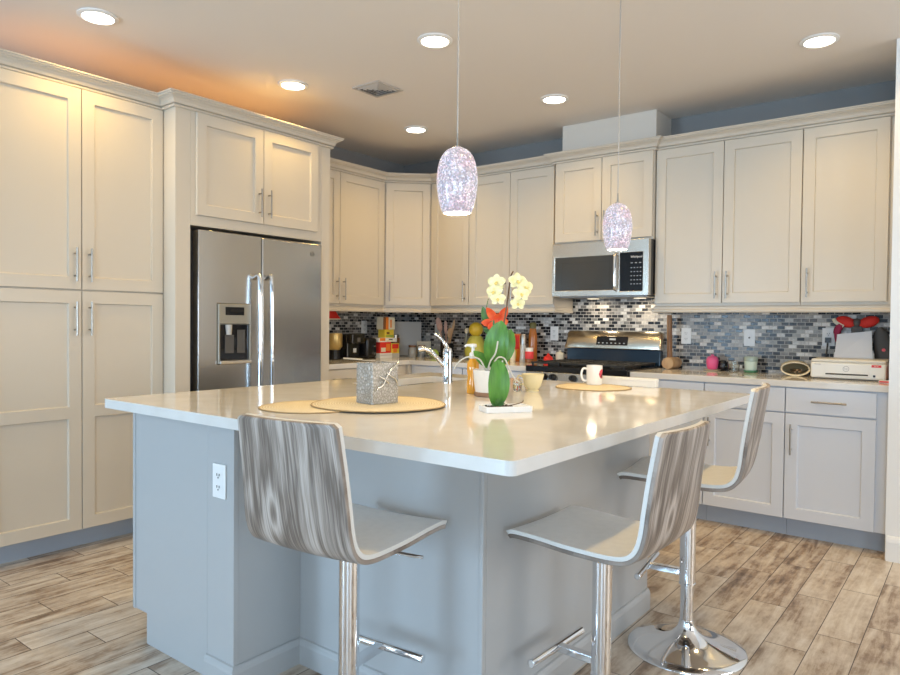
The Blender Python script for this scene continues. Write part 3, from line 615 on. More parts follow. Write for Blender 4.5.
for k in range(4):   # four-way louvres: concentric Ls
    d = .092-k*.024; lv = B()
    for sgn in (1, -1):
        lv.rings([[(-d, sgn*d, -.003), (-d, sgn*(d-.009), -.013), (-d, sgn*(d-.0105), -.012), (-d, sgn*(d-.002), -.002)], [(d, sgn*d, -.003), (d, sgn*(d-.009), -.013), (d, sgn*(d-.0105), -.012), (d, sgn*(d-.002), -.002)]])
        lv.rings([[(sgn*d, -d, -.003), (sgn*(d-.009), -d, -.013), (sgn*(d-.0105), -d, -.012), (sgn*(d-.002), -d, -.002)], [(sgn*d, d, -.003), (sgn*(d-.009), d, -.013), (sgn*(d-.0105), d, -.012), (sgn*(d-.002), d, -.002)]])
    lv.obj('louvre', bpy.data.materials['vent_paint'], av)
# added strip and orange glow above the tall cabinets, no known lamp
ls = thing('added_strip', 'added strip on top of the tall cabinets for a warm ceiling glow', 'added strip', (.2, -2.7, 2.4305))
B().box(-.01, .01, -.95, .95, 0, .008).obj('strip', white_pl, ls)
cv = area('added_ceiling_glow', (.40, -2.65, 2.445), (R(180), 0, 0), .4, 2.0, ADDED_GLOW_W, (1, .40, .05))
# pendants
def pendant(x, y, zb, label):
    o = thing('pendant_lamp', label, 'pendant lamp', (x, y, zb), 0, 'pendant lamps')
    prof = [(.045, 0), (.053, .018), (.060, .05), (.0645, .085), (.0648, .112), (.061, .145), (.052, .173), (.038, .193), (.022, .203), (.012, .206)]
    pr = [(p.x, p.y) for p in spline([(r, z, 0) for r, z in prof], 3)]
    B().lathe(pr, 40, caps=False).obj('shade', mercury, o, smooth=60)
    B().lathe([(.040, .004), (.044, .0035), (.046, .0), (.042, -.001), (.040, .002)], 40, caps=False).obj('rim', white_ce, o, smooth=40)
    B().ball((0, 0, .060), .022, .022, .034).obj('bulb', bulb_m, o, smooth=60)
    B().lathe([(.012, .203), (.012, .209), (.004, .212), (.0035, .25)], 20).obj('socket_cap', nickel, o, smooth=40)
    B().tube([(0, 0, .25), (0, 0, CH-zb-.02)], .0026, 8).obj('cord', M('silver_cord', (.50, .47, .44), .4, .5), o, smooth=60)
    B().lathe([(.004, CH-zb-.03), (.05, CH-zb-.022), (.06, CH-zb-.001), (.001, CH-zb-.0006)], 28).obj('canopy', nickel, o, smooth=40)
    l = bpy.data.lights.new('pendant_bulb', 'POINT'); l.energy = 5; l.color = (1, .86, .68); l.shadow_soft_size = .03
    q = bpy.data.objects.new('pendant_bulb', l); C.objects.link(q); q.parent = o; q.location = (0, 0, .004)
pendant(3.09, -3.22, 1.572, 'sparkling mosaic glass pendant lamp nearest the camera, hanging left')
pendant(3.107, -2.055, 1.560, 'sparkling mosaic glass pendant lamp farther back, in front of the microwave')

# ------------------------------------------------------------------ bar stools (local +y = sitting direction)
prof_s = [(.219, -.012), (.198, -.003), (.12, -.004), (.03, -.010), (-.06, -.012), (-.125, -.010), (-.165, .000), (-.190, .026), (-.203, .070), (-.210, .13), (-.219, .20), (-.230, .27), (-.2415, .339)]
PS = [(p.x, p.y) for p in spline([(y, z, 0) for y, z in prof_s], 5)]
def shell_grid(off0, off1, inset, trim):
    # returns front and back grids of a curved shell between normal offsets off0 and off1
    n = len(PS); ln = [0]
    for a, b in zip(PS, PS[1:]): ln.append(ln[-1]+math.hypot(b[0]-a[0], b[1]-a[1]))
    tot = ln[-1]; G0, G1, UV = [], [], []
    m = 12
    for i, (y, z) in enumerate(PS):
        t = ln[i]/tot
        a, b = PS[max(i-1, 0)], PS[min(i+1, n-1)]; d = Vector((b[0]-a[0], b[1]-a[1])).normalized(); nr = Vector((-d.y, d.x))*-1   # towards the sitter / up
        if nr.y < 0 and t < .4: nr = -nr
        nr = Vector((-(-d.y), -d.x)) if False else nr
        ed = min(t, 1-t)*tot; hw = (.1845 if t < .5 else .1845-.016*((t-.5)/.5))-inset
        rr = .013
        if ed < rr: hw -= rr-math.sqrt(max(rr*rr-(rr-ed)**2, 0))
        bk = max(0, min(1, (t-.5)/.25))
        ra, rb, ru = [], [], []
        for j in range(m+1):
            u = 2*j/m-1; cv_ = -.018*bk*(1-u*u); dish = -.006*(1-bk)*(1-u*u)
            x = hw*u; Y = y+cv_; Z = z+dish
            if trim and i in (0, n-1):
                Y -= d.x*trim*(1 if i else -1); Z -= d.y*trim*(1 if i else -1)
            ra.append(Vector((x, Y+nr.x*off0, Z+nr.y*off0))); rb.append(Vector((x, Y+nr.x*off1, Z+nr.y*off1))); ru.append(((u+1)/2, t*1.9))
        G0.append(ra); G1.append(rb); UV.append(ru)
    return G0, G1, UV
def shell(off0, off1, inset, trim, name, mat, parent, edge=None):
    G0, G1, UV = shell_grid(off0, off1, inset, trim); bm = bmesh.new(); uvl = bm.loops.layers.uv.new('UVMap'); n, m = len(G0), len(G0[0])
    V0 = [[bm.verts.new(p) for p in r] for r in G0]; V1 = [[bm.verts.new(p) for p in r] for r in G1]
    def q(vs, uv, mi=0):
        f = bm.faces.new(vs); f.material_index = mi
        for l, w_ in zip(f.loops, uv): l[uvl].uv = w_
    for i in range(n-1):
        for j in range(m-1):
            uv = [UV[i][j], UV[i][j+1], UV[i+1][j+1], UV[i+1][j]]
            q([V0[i][j], V0[i][j+1], V0[i+1][j+1], V0[i+1][j]], uv); q([V1[i][j], V1[i+1][j], V1[i+1][j+1], V1[i][j+1]], [uv[0], uv[3], uv[2], uv[1]])
        for j in (0, m-1): q([V0[i][j], V0[i+1][j], V1[i+1][j], V1[i][j]], [UV[i][j], UV[i+1][j]]*2, 1)
    for i in (0, n-1):
        for j in range(m-1): q([V0[i][j], V0[i][j+1], V1[i][j+1], V1[i][j]], [UV[i][j], UV[i][j+1]]*2, 1)
    bmesh.ops.recalc_face_normals(bm, faces=bm.faces)
    me = bpy.data.meshes.new(name); bm.to_mesh(me); bm.free(); me.materials.append(mat); me.materials.append(edge or mat)
    me.polygons.foreach_set('use_smooth', [True]*len(me.polygons)); me.set_sharp_from_angle(angle=R(45))
    o = bpy.data.objects.new(name, me); C.objects.link(o); o.parent = parent; b = o.modifiers.new('b', 'BEVEL'); b.width = .002; b.segments = 2; b.limit_method = 'ANGLE'; b.angle_limit = R(50)
    return o
def stool(loc, rz, h, zf, label):
    o = thing('bar_stool', label, 'bar stool', (loc[0], loc[1], 0), rz, 'bar stools at the island')
    sh = shell(-.012, 0.0, 0, 0, 'seat_shell', ply, o, ply); sh.location = (0, 0, h)
    pd = shell(0.0002, .012, .0015, .0015, 'seat_pad', pad_m, o, ply_edge); pd.location = (0, 0, h)
    B().lathe([(.216, 0), (.2165, .004), (.212, .009), (.175, .016), (.130, .026), (.088, .040), (.056, .057), (.038, .075), (.029, .092), (.0255, .112)], 56).obj('base', chrome, o, smooth=50)
    B().tube([(0, 0, .10), (0, 0, zf+.02)], .0245, 28).obj('lower_column', chrome, o, smooth=40)
    B().lathe([(.0255, zf-.044), (.031, zf-.044), (.031, zf-.038), (.029, zf-.036), (.029, h-.055), (.034, h-.052), (.034, h-.036)], 28).obj('upper_column', chrome, o, smooth=40)
    B().box(-.09, .09, -.09, .09, h-.037, h-.0275).obj('mount_plate', dgrey, o, bevel=.003)
    ft = B(); ft.rings([[(q*.014, y, zf+z) for q, z in ((-1, -.011), (1, -.011), (1, .011), (-1, .011))] for y in (.026, .09, .142)])
    fo = ft.obj('footrest_arm', chrome, o, bevel=.002)
    B().tube([(-.15, .15, zf), (.15, .15, zf)], .0125, 18).obj('footrest_bar', chrome, fo, smooth=40, bevel=.002)
    B().tube([(.02, .02, h-.048), (.09, .05, h-.055), (.19, .085, h-.066)], [.005, .005, .0055], 10).obj('lever', chrome, o, smooth=40)
    return o
stool((3.032, -3.622), .099, .645, .262, 'grey wood-grain bar stool at the near side of the island, seen from behind')
stool((3.537, -3.078), 1.533, .609, .222, 'wood-grain bar stool with white seat at the island right side, nearer one')
stool((3.547, -2.358), 1.705, .671, .290, 'bar stool at the island right side, farther back, its round chrome base in view')

# ------------------------------------------------------------------ on the island
Z = .9142
def mat_round(x, y, r, z, label):
    pr = [(r*(1+.012*math.sin(5*t)+.01*math.sin(3*t+1)), t) for t in [2*math.pi*i/64 for i in range(64)]]
    o = thing('placemat', label, 'placemat', (x, y, z), 0, 'round woven placemats')
    b = B(); b.rings([[(a*s*math.cos(t), a*s*math.sin(t), zz) for a, t in pr] for s, zz in ((.985, 0), (1, .0015), (.99, .0035), (.5, .004), (.02, .004))]); b.obj('mat', straw, o, smooth=50)
    e = B(); e.rings([[((a*1.0+.0025*math.cos(k))*math.cos(t), (a*1.0+.0025*math.cos(k))*math.sin(t), .0026+.0024*math.sin(k)) for k in [2*math.pi*i/6 for i in range(6)]] for a, t in pr+pr[:1]], True, False); e.obj('stitched_edge', M('brown_stitch', (.42, .30, .16), .8), o, smooth=60)
    return o
mat_round(2.500, -3.295, .185, Z, 'round woven straw placemat at the left, partly under the other one')
o = mat_round(2.640, -3.095, .245, Z+.0052, 'large round straw placemat under the square glass vase')
mat_round(2.905, -1.865, .180, Z, 'round straw placemat under the white mug')
vz = Z+.0102
va = thing('vase', 'square crackled silver glass vase standing on the straw placemat', 'vase', (2.627, -3.092, vz), R(-8))
vb = B(); hw, hh = .05, .062
for sg in (0,):
    out = rrect(-hw, hw, -hh, hh, .006, 3); inn_ = rrect(-hw+.007, hw-.007, -hh+.007, hh-.007, .004, 3)
    vb.rings([[(x, y, z) for x, y in lp] for lp, z in ((inn_, .012), (inn_, .150), (out, .150), (out, 0))], True, True)
vb.obj('glass_block', crackle, va, bevel=.001)
tw = B(); tw.tube(spline([(hw+.004, -.045, .055), (hw+.008, -.02, .07), (hw+.006, 0, .10), (hw+.007, .02, .125), (hw+.004, .052, .145), (hw, .060, .158)], 6), .0032, 8); tw.tube(spline([(hw+.004, .0, .115), (hw+.008, .02, .10), (hw+.006, .04, .09), (hw+.005, .055, .065)], 6), .0028, 8); tw.tube(spline([(hw+.004, -.03, .10), (hw+.008, -.01, .09), (hw+.006, .01, .075)], 6), .0028, 8)
tw.obj('silver_twig', M('silver', (.75, .73, .68), .2, 1), va, smooth=60)

# orchid
oc = thing('potted_orchid', 'pale yellow orchid in a white pot with brown base on the island', 'plant', (2.752, -2.522, Z))
B().lathe([(.068, .018), (.070, .03), (.079, .112), (.075, .112), (.073, .095), (.001, .095)], 36).obj('pot', white_ce, oc, smooth=40)
B().lathe([(.066, 0), (.072, .002), (.072, .016), (.067, .0185)], 36).obj('saucer', M('brown_clay', (.30, .17, .10), .6), oc, smooth=40)
B().lathe([(.062, .096), (.05, .104), (.02, .108), (.001, .109)], 24).obj('bark', soil, oc, smooth=60)
rv = Vector((R_.x, R_.y, 0)).normalized(); bv = Vector((F_.x, F_.y, 0)).normalized()      # right-hand and depth axes of the bench-side arrangement
def P(r, d, z): return rv*r+bv*d+Vector((0, 0, z))
nb = -bv
def lf(parent, a, b, w, n, bend=.01, mat=leaf_m, name='leaf', **k): return B().leaf(a, b, w, n, bend, n=14, m=6, **k).obj(name, mat, parent, smooth=60)
lf(oc, P(.012, .0, .118), P(.040, -.03, .322), .108, nb+Vector((0, 0, .25))-rv*.3, .02, wpow=.55)
lf(oc, P(.02, .01, .12), P(.085, .02, .285), .085, nb+rv*.25, .015, wpow=.55)
lf(oc, P(-.01, .02, .115), P(-.075, .05, .19), .05, nb+Vector((0, 0, .8)), .01)
sp_ = spline([P(.012, .01, .11), P(.04, .015, .24), P(.062, .01, .37), P(.077, 0, .50), P(.087, -.02, .53)], 6)
B().tube(sp_, .0032, 8).obj('flower_spike', stem_m, oc, smooth=60)
def bloom(parent, c, n, r, mat=petal_y):
    n = Vector(n).normalized(); ref = Vector((0, 0, 1)); x = ref.cross(n).normalized(); y = n.cross(x); b = B()
    for k, (a, l_, w_) in enumerate(((90, 1, .75), (18, 1.05, .95), (162, 1.05, .95), (-38, .95, .7), (-142, .95, .7))):
        d = x*math.cos(R(a))+y*math.sin(R(a)); b.leaf(c, c+d*r*l_-n*r*.12, r*w_, n, r*.06, n=7, m=4, fold=.1, wpow=.6)
    f = b.obj('flower', mat, parent, smooth=60)
    lp = B(); lp.leaf(c+n*.003, c+n*r*.35-y*r*.35, r*.4, n+y*.6, .004, n=6, m=4); lp.ball(c+n*.006, r*.12)
    lp.obj('flower_lip', M('orchid_lip', (.75, .62, .20), .5) if 'orchid_lip' not in bpy.data.materials else bpy.data.materials['orchid_lip'], f, smooth=60)
for r_, d_, z_, nx, rr in ((-.012, -.02, .455, -.5, .040), (-.002, -.012, .495, -.25, .042), (.004, -.03, .425, -.1, .036), (.086, -.03, .500, .25, .042), (.118, -.03, .475, .4, .042), (.100, -.05, .445, .1, .040), (.088, -.035, .405, .0, .034)):
    bloom(oc, P(r_+.019, d_, z_-.012), nb+rv*nx+Vector((0, 0, .1)), rr*.93)
rt_ = B()
for pts in ([P(.0, -.03, .11), P(.012, -.045, .15), P(.03, -.05, .168), P(.055, -.05, .158), P(.075, -.06, .11), P(.098, -.06, .075), P(.118, -.06, .062)],
            [P(-.02, -.03, .11), P(-.03, -.04, .12), P(-.05, -.05, .155), P(-.08, -.06, .168), P(-.11, -.05, .165), P(-.14, -.04, .145), P(-.16, -.03, .115)],
            [P(-.018, -.04, .11), P(-.008, -.06, .15), P(.012, -.075, .185), P(.022, -.07, .235)],
            [P(.01, -.04, .105), P(.026, -.06, .135), P(.033, -.06, .15)], [P(.03, -.04, .105), P(.04, -.06, .13), P(.043, -.06, .155)]):
    rt_.tube(spline(pts, 6), .0034, 8)
rt_.obj('aerial_roots', root_m, oc, smooth=60)
# orange-red flower in slim glass behind the orchid
rf = thing('flower_vase', 'orange-red lily with green leaves in a slim vase behind the orchid', 'flower', (2.70, -2.40, Z))
B().lathe([(.022, 0), (.028, .01), (.030, .07), (.018, .12), (.020, .15), (.017, .15), (.015, .12), (.001, .02)], 24).obj('vase', M('dark_vase', (.09, .08, .08), .2), rf, smooth=40)
B().tube(spline([P(0, 0, .1), P(-.005, 0, .22), P(.0, -.01, .31)], 5), .003, 8).tube(spline([P(0, 0, .1), P(-.03, 0, .25), P(-.05, 0, .36), P(-.042, 0, .42)], 5), .0018, 8).obj('stem', leaf_d, rf, smooth=60)
fl = B(); c0 = P(.002, -.01, .31)
for a, l_ in ((62, .095), (128, .10), (178, .088), (15, .05), (205, .06), (95, .05)):
    d = rv*math.cos(R(a))+Vector((0, 0, 1))*math.sin(R(a)); fl.leaf(c0, c0+d*l_*.88-bv*.02, .038, nb-d*.2, -.008, n=8, m=4, wpow=.7)
fl.obj('flower', petal_r, rf, smooth=60)
for a, b, w_ in ((P(-.045, 0, .30), P(-.068, -.01, .385), .036), (P(-.035, 0, .29), P(-.02, -.01, .33), .03), (P(-.01, 0, .25), P(-.066, -.01, .29), .03)):
    lf(rf, a, b, w_, nb+Vector((0, 0, .2)), .006, leaf_d)
# white tray with single leaf
A_, B_ = Vector((3.060, -3.006, Z)), Vector((3.160, -2.866, Z)); ang = math.atan2(B_.y-A_.y, B_.x-A_.x)
tr = thing('planter_tray', 'flat white tray planted with one tall oval green leaf', 'planter', ((A_.x+B_.x)/2-.032*math.sin(ang), (A_.y+B_.y)/2+.032*math.cos(ang), Z), ang)
L2 = (B_-A_).length/2
tb = B(); o1, i1 = rrect(-L2, L2, -.045, .045, .006, 3), rrect(-L2+.006, L2-.006, -.039, .039, .004, 3)
tb.rings([[(x, y, z) for x, y in lp] for lp, z in ((o1, 0), (o1, .021), (i1, .021), (i1, .015))]); tb.obj('tray', white_ce, tr, bevel=.0012)
pb = B()
for k in range(26): pb.ball((rnd.uniform(-.07, .03), rnd.uniform(-.03, .03), .0175), rnd.uniform(.004, .007), None, .004, 8, 5)
pb.obj('pebbles', soil, tr, smooth=60)
lb = (-.033, .0, .018)
B().leaf(lb, (-.028, .004, .182), .080, (0, -1, .1), .012, n=16, m=6, wpow=.45, fold=.12).obj('leaf', leaf_m, tr, smooth=60)
gs = B()
for k in range(15):
    a = rnd.uniform(-1.1, 1.1); l_ = rnd.uniform(.022, .042); gs.leaf((-.033+rnd.uniform(-.008, .008), rnd.uniform(-.012, .0), .016), (-.033+l_*math.sin(a), -.012-rnd.uniform(0, .015), .017+l_*math.cos(a)), .005, (0, -1, 0), .002, n=5, m=2)
gs.obj('spiky_foliage', leaf_d, tr, smooth=60)
B().tube(spline([(.0, .0, .018), (.03, -.01, .024), (.06, -.005, .03), (.068, .0, .036)], 5), .0018, 6).obj('twig', stem_m, tr, smooth=60)
# soap dispenser
sd = thing('soap_bottle', 'amber soap bottle with a white pump, left of the white orchid pot', 'bottle', (2.752-.0755*R_.x+.09*F_.x, -2.522-.0755*R_.y+.09*F_.y, Z))
B().lathe([(.024, 0), (.027, .004), (.027, .045), (.023, .07), (.027, .10), (.026, .135), (.014, .155), (.011, .16)], 28).obj('bottle', amber, sd, smooth=40)
pmp = B(); pmp.lathe([(.015, .155), (.016, .160), (.016, .178), (.008, .183), (.007, .205)], 20); pmp.lathe([(.014, .203), (.017, .208), (.015, .218), (.001, .220)], 20); pmp.tube([P(0, 0, .212), P(-.03, 0, .212), P(-.036, 0, .205)], .006, 10)
pmp.obj('pump', white_pl, sd, smooth=40)
# cups
def cup(name, label, cat, loc, prof, mat, hpts, hr, rot=0, grp=None):
    o = thing(name, label, cat, loc, rot, grp); B().lathe(prof, 40).obj('cup', mat, o, smooth=40); B().tube(spline(hpts, 6), hr, 10).obj('handle', mat, o, smooth=60); return o
d_ = rv*-1
cup('teacup', 'butter-yellow teacup with small handle near the orchid pot', 'cup', (2.776, -2.218, Z), [(.028, 0), (.029, .004), (.024, .008), (.038, .023), (.046, .054), (.052, .079), (.0495, .079), (.043, .054), (.034, .023), (.001, .014)], cup_y, [d_*.046+Vector((0, 0, .066)), d_*.066+Vector((0, 0, .070)), d_*.070+Vector((0, 0, .048)), d_*.055+Vector((0, 0, .032)), d_*.039+Vector((0, 0, .030))], .0042)
gc = B(); gc.lathe([(.017, 0), (.019, .003), (.022, .05), (.0205, .05), (.0175, .006), (.001, .005)], 28)
tag(gc.obj('shot_glass', glass, None, smooth=40, loc=(2.735, -2.285, Z)), 'tiny clear glass tumbler in front of the yellow teacup', 'glass')
mg = cup('mug', 'white mug with a red round badge on the far straw placemat', 'mug', (2.858, -1.752, Z+.0045), [(.036, 0), (.039, .003), (.040, .006), (.040, .098), (.037, .098), (.036, .01), (.001, .008)], white_ce, [d_*.038+Vector((0, 0, .080)), d_*.058+Vector((0, 0, .080)), d_*.066+Vector((0, 0, .05)), d_*.056+Vector((0, 0, .022)), d_*.037+Vector((0, 0, .020))], .0055)
bd = B(); ang0 = math.atan2(-bv.y, -bv.x)
bdr = []
for k in range(9):
    f = -1+2*k/8; hgt = .023*math.sqrt(max(1-f*f, .0)); a_ = ang0+.95+f*.58; bdr.append([(.0404*math.cos(a_), .0404*math.sin(a_), .056-hgt-.0004), (.0404*math.cos(a_), .0404*math.sin(a_), .056+hgt+.0004)])
bd.rings(bdr, False, False); mb = bd.obj('badge', M('red_badge', (.62, .06, .09), .4), mg, smooth=60); q = mb.modifiers.new('s', 'SOLIDIFY'); q.thickness = .0006
bd = B(); bdr = []
for k in range(7):
    f = -1+2*k/6; a_ = ang0+.95+f*.25; zc = .050+.012*f; bdr.append([(.0410*math.cos(a_), .0410*math.sin(a_), zc-.006), (.0410*math.cos(a_), .0410*math.sin(a_), zc+.006)])
bd.rings(bdr, False, False); q = bd.obj('badge_mark', black_pl, mb, smooth=60).modifiers.new('s', 'SOLIDIFY'); q.thickness = .0005
wb = thing('tray_box', 'long low white box lying on the far edge of the island behind the mug', 'box', (2.995, -1.652, Z))
B().box(-.152, .152, -.017, .017, 0, .040).obj('box', white_pl, wb, bevel=.003)
B().box(-.1535, .1535, -.0185, .0185, .028, .043).obj('lid', white_pl, wb, bevel=.003)

# ------------------------------------------------------------------ left corner counter items
def lathe_thing(name, label, cat, loc, parts, grp=None):
    o = thing(name, label, cat, loc, 0, grp)
    for nm, prof, mt_ in parts: B().lathe(prof, 24).obj(nm, mt_, o, smooth=40)
    return o
lathe_thing('coffee_grinder', 'gold topped coffee grinder with dark base, beside the refrigerator panel', 'grinder', (.20, -1.065, Z), [('base', [(.055, 0), (.058, .004), (.050, .055), (.046, .08)], black_pl), ('hopper', [(.046, .081), (.066, .11), (.066, .20), (.062, .215), (.001, .217)], gold_m)])
cm = thing('coffee_maker', 'black single-cup coffee maker with a square white label', 'coffee maker', (.20, -.905, Z), ROT_L)
B().box(-.075, .075, -.06, .09, 0, .21).obj('body', black_pl, cm, bevel=.012)
B().box(-.07, .07, -.12, -.061, 0, .018).obj('drip_tray', black_pl, cm, bevel=.004)
B().box(-.075, .075, -.12, -.0605, .13, .215).obj('head', black_pl, cm, bevel=.01)
B().box(-.018, .018, -.1225, -.1205, .145, .18).obj('button_panel', dgrey, cm)
B().box(-.005, .03, -.0625, -.0605, .055, .09).obj('label', white_pl, cm)
kt = thing('toaster', 'black two-slot toaster with chrome lever, right of the coffee maker', 'toaster', (.22, -.745, Z), ROT_L)
B().box(-.062, .062, -.10, .10, .008, .175).obj('body', black_pl, kt, bevel=.022, seg=4, smooth=40)
B().box(-.055, .055, -.09, .09, 0, .009).obj('foot', black_pl, kt)
B().box(.012, .034, -.113, -.101, .10, .112).obj('lever', chrome, kt, bevel=.002); B().tube([(.022, -.10, .045), (.022, -.112, .045)], .012, 16).obj('knob', chrome, kt, smooth=40)
tb_ = B(); tb_.box(-.03, -.012, -.07, .07, .1752, .178); tb_.box(.012, .03, -.07, .07, .1752, .178); tb_.obj('slots', gap_m, kt)
sc_ = thing('spatula', 'white spatula resting flat on the counter edge beside the refrigerator', 'utensil', (.47, -1.20, Z+.004))
B().tube([(0, -.02, .022), (.10, .09, .012)], .0065, 10).obj('handle', white_pl, sc_, smooth=40)
sb_ = B(); sb_.box(-.012, .012, 0, .10, -.004, 0); sb_.xf(Matrix.Translation((.10, .09, .008)) @ Matrix.Rotation(R(-42), 4, 'Z')); sb_.obj('blade', white_pl, sc_, bevel=.001)
pm = thing('oven_mitt', 'red pot holder with pale hem hanging under the cabinet above the coffee grinder', 'pot holder', (.20, -1.10, 1.3455), YAW)
b = B(); b.rings([[(x*s_w, y+.012*math.cos(3*x), -z) for x, y in ((-1, 0), (-.5, .012), (0, .018), (.5, .012), (1, 0), (.5, -.0), (0, -.0), (-.5, -.0))] for s_w, z, y0 in ((.012, 0, 0), (.03, .03, 0), (.055, .07, 0), (.075, .095, 0))])
b.xf(Matrix.Translation((0, .02, 0))).obj('cloth', red_m, pm, smooth=60)
B().tube(spline([(-.07, .03, -.097), (-.03, .04, -.099), (.03, .04, -.099), (.07, .03, -.097)], 4), .006, 8).obj('hem', cream_m, pm, smooth=60)
B().tube([(0, .02, .0063), (0, .021, -.006)], .004, 8).obj('hook', nickel, pm, smooth=60)
def pack(name, label, loc, sx_, sy_, sz_, mat, band=None, rot=0, cat='box', grp=None):
    o = thing(name, label, cat, loc, rot, grp); B().box(-sx_/2, sx_/2, -sy_/2, sy_/2, 0, sz_).obj('carton', mat, o, bevel=.002)
    if band:
        for m2, z0, z1, u0, u1, side in band:
            bb2 = B()
            if side == 'x': bb2.box(sx_/2, sx_/2+.0012, -sy_/2+u0*sy_, -sy_/2+u1*sy_, z0*sz_, z1*sz_)
            else: bb2.box(-sx_/2+u0*sx_, -sx_/2+u1*sx_, -sy_/2-.0012, -sy_/2, z0*sz_, z1*sz_)
            bb2.obj('printed_panel', m2, o)
    return o
pack('container', 'flat white lidded dish at the bottom of the snack box pile', (.25, -.575, Z), .15, .15, .042, white_pl, [(grey_m, .55, .65, 0, 1, 'x')], cat='dish')
pack('snack_box', 'red snack box with a pale border standing on the white dish', (.25, -.575, Z+.0423), .13, .14, .095, red_m, [(cream_m, .12, .5, .1, .5, 'x'), (orange_m, .2, .85, .55, .9, 'x')], grp='snack boxes')
pack('snack_box', 'low white and orange snack tray lying across the top of the red box', (.24, -.545, Z+.1375), .15, .23, .036, white_pl, [(orange_m, .3, .98, .05, .35, 'x'), (cream_m, .1, .5, .45, .8, 'x'), (gap_m, .5, .75, .55, .75, 'x')], grp='snack boxes')
pack('snack_box', 'yellow snack carton on top of the white tray', (.24, -.49, Z+.1738), .08, .115, .072, yellow_m, [(lime_m, .1, .3, .1, .9, 'x'), (brown_m, .45, .7, .2, .5, 'x')], grp='snack boxes')
pack('snack_box', 'brown and cream carton at the very top of the snack pile', (.24, -.495, Z+.2460), .08, .15, .108, cream_m, [(brown_m, 0, 1, 0, .22, 'x'), (orange_m, .0, 1, .22, .45, 'x'), (orange_m, .15, .8, .6, .72, 'x')], grp='snack boxes')
pack('chip_bag', 'yellow and red snack bag standing upright right of the red box', (.28, -.445, Z), .06, .105, .125, yellow_m, [(red_m, .62, .95, .1, .9, 'x'), (grey_m, .0, .3, .0, 1, 'x'), (orange_m, .35, .6, .25, .7, 'x')], cat='bag')
jl = lambda h, r: [(r*.93, 0), (r, .004), (r, h*.8), (r*.85, h*.9), (r*.85, h)]
lathe_thing('jar', 'tall glass jar with a dark band and grey lid beside the snack bag', 'jar', (.20, -.33, Z), [('glass', jl(.11, .043), M('dark_jar_glass', (.16, .16, .16), .12)), ('contents', [(.0445, .115), (.0445, .165), (.04, .17)], brown_m), ('lid', [(.036, .171), (.036, .197), (.033, .2), (.001, .2)], nickel)], 'counter jars')
for i, (x, y, lab) in enumerate(((.33, -.24, 'small grey glass jar with a brown lid, left of the pair before the board'), (.36, -.145, 'small grey glass jar with a brown lid, right of the pair before the board'))):
    lathe_thing('jar', lab, 'jar', (x, y, Z), [('glass', jl(.085, .036), M('smoky_glass%d' % i, (.42, .42, .40), .15)), ('lid', [(.034, .086), (.034, .104), (.001, .105)], brown_m)], 'counter jars')
bdn = B().box(-.015, .015, -.16, .16, 0, .315); bo_ = bdn.xf(Matrix.Rotation(R(-5), 4, 'Y')).obj('cutting_board', grey_m, None, bevel=.004, loc=(.172, -.172, Z+.002), rotz=R(-45)); tag(bo_, 'large plain grey board leaning in the far counter corner', 'board')
bdn = B().box(-.01, .01, -.065, .065, 0, .135); bo_ = bdn.xf(Matrix.Rotation(R(-5), 4, 'Y')).obj('cutting_board', cream_m, None, bevel=.003, loc=(.335, -.045, Z+.002), rotz=R(-60)); tag(bo_, 'small cream board with flecks leaning before the large grey board', 'board')
bo_.location = (.335, -.085, Z+.002)
lathe_thing('glass_jug', 'small round clear glass jug on the counter left of the faucet spout', 'jug', (.46, -.16, Z), [('glass', [(.035, 0), (.048, .02), (.045, .055), (.03, .075), (.034, .085), (.031, .085), (.028, .074), (.042, .05), (.044, .02), (.001, .006)], glass)])
lm = B().ball((0, 0, .038), .046, .040, .038); tag(lm.obj('lime', lime_m, None, smooth=60, loc=(.60, -.26, Z)), 'round pale green fruit behind the faucet', 'fruit')
uc_ = thing('utensil_crock', 'dark crock of wooden cooking utensils behind the faucet', 'crock', (.665, -.16, Z))
B().lathe([(.05, 0), (.056, .006), (.06, .13), (.055, .13), (.051, .01), (.001, .008)], 28).obj('crock', black_pl, uc_, smooth=40)
for i, (a, t_, m2, ww, hh2) in enumerate(((-.045, -.085, pinkish, .05, .36), (-.01, -.015, pinkish, .03, .33), (.02, .065, wood_l, .022, .34), (.012, .03, wood_l, .045, .27), (-.02, -.05, dgrey, .03, .30))):
    p0, p1 = P(a*.3, .0, .02), P(t_, .01*i-.02, hh2)
    u_ = B(); u_.tube([p0, p0.lerp(p1, .7)], .0055, 8); u_.leaf(p0.lerp(p1, .62), p1, ww, nb, .004, n=8, m=4, thick=.006, wpow=.4); u_.obj('utensil', m2, uc_, smooth=60)
# back counter bottles
lathe_thing('decanter', 'olive-yellow round glass bottle with a yellow lemon-like stopper', 'bottle', (.985, -.17, Z), [('glass', [(.06, 0), (.085, .02), (.098, .07), (.085, .13), (.06, .18), (.05, .2)], olive), ('stopper', [(.03, .2), (.055, .225), (.062, .26), (.05, .295), (.02, .315), (.001, .317)], M('lemon_yellow', (.62, .42, .03), .4))])
lathe_thing('spice_bottle', 'slim clear bottle with round pale cap, left of the olive bottle', 'bottle', (.86, -.13, Z), [('glass', [(.024, 0), (.026, .01), (.026, .16), (.012, .2), (.012, .22)], M('thin_bottle', (.22, .22, .18), .1)), ('cap', [(.013, .22), (.021, .232), (.021, .252), (.012, .265), (.001, .266)], cream_m)])
pack('snack_bag', 'orange-red packet standing on the back counter right of the orchid leaves', (1.385, -.13, Z), .10, .05, .225, orange_m, [(red_m, .45, .95, .15, .75, 'y'), (yellow_m, .1, .4, .1, .5, 'y')], cat='packet')
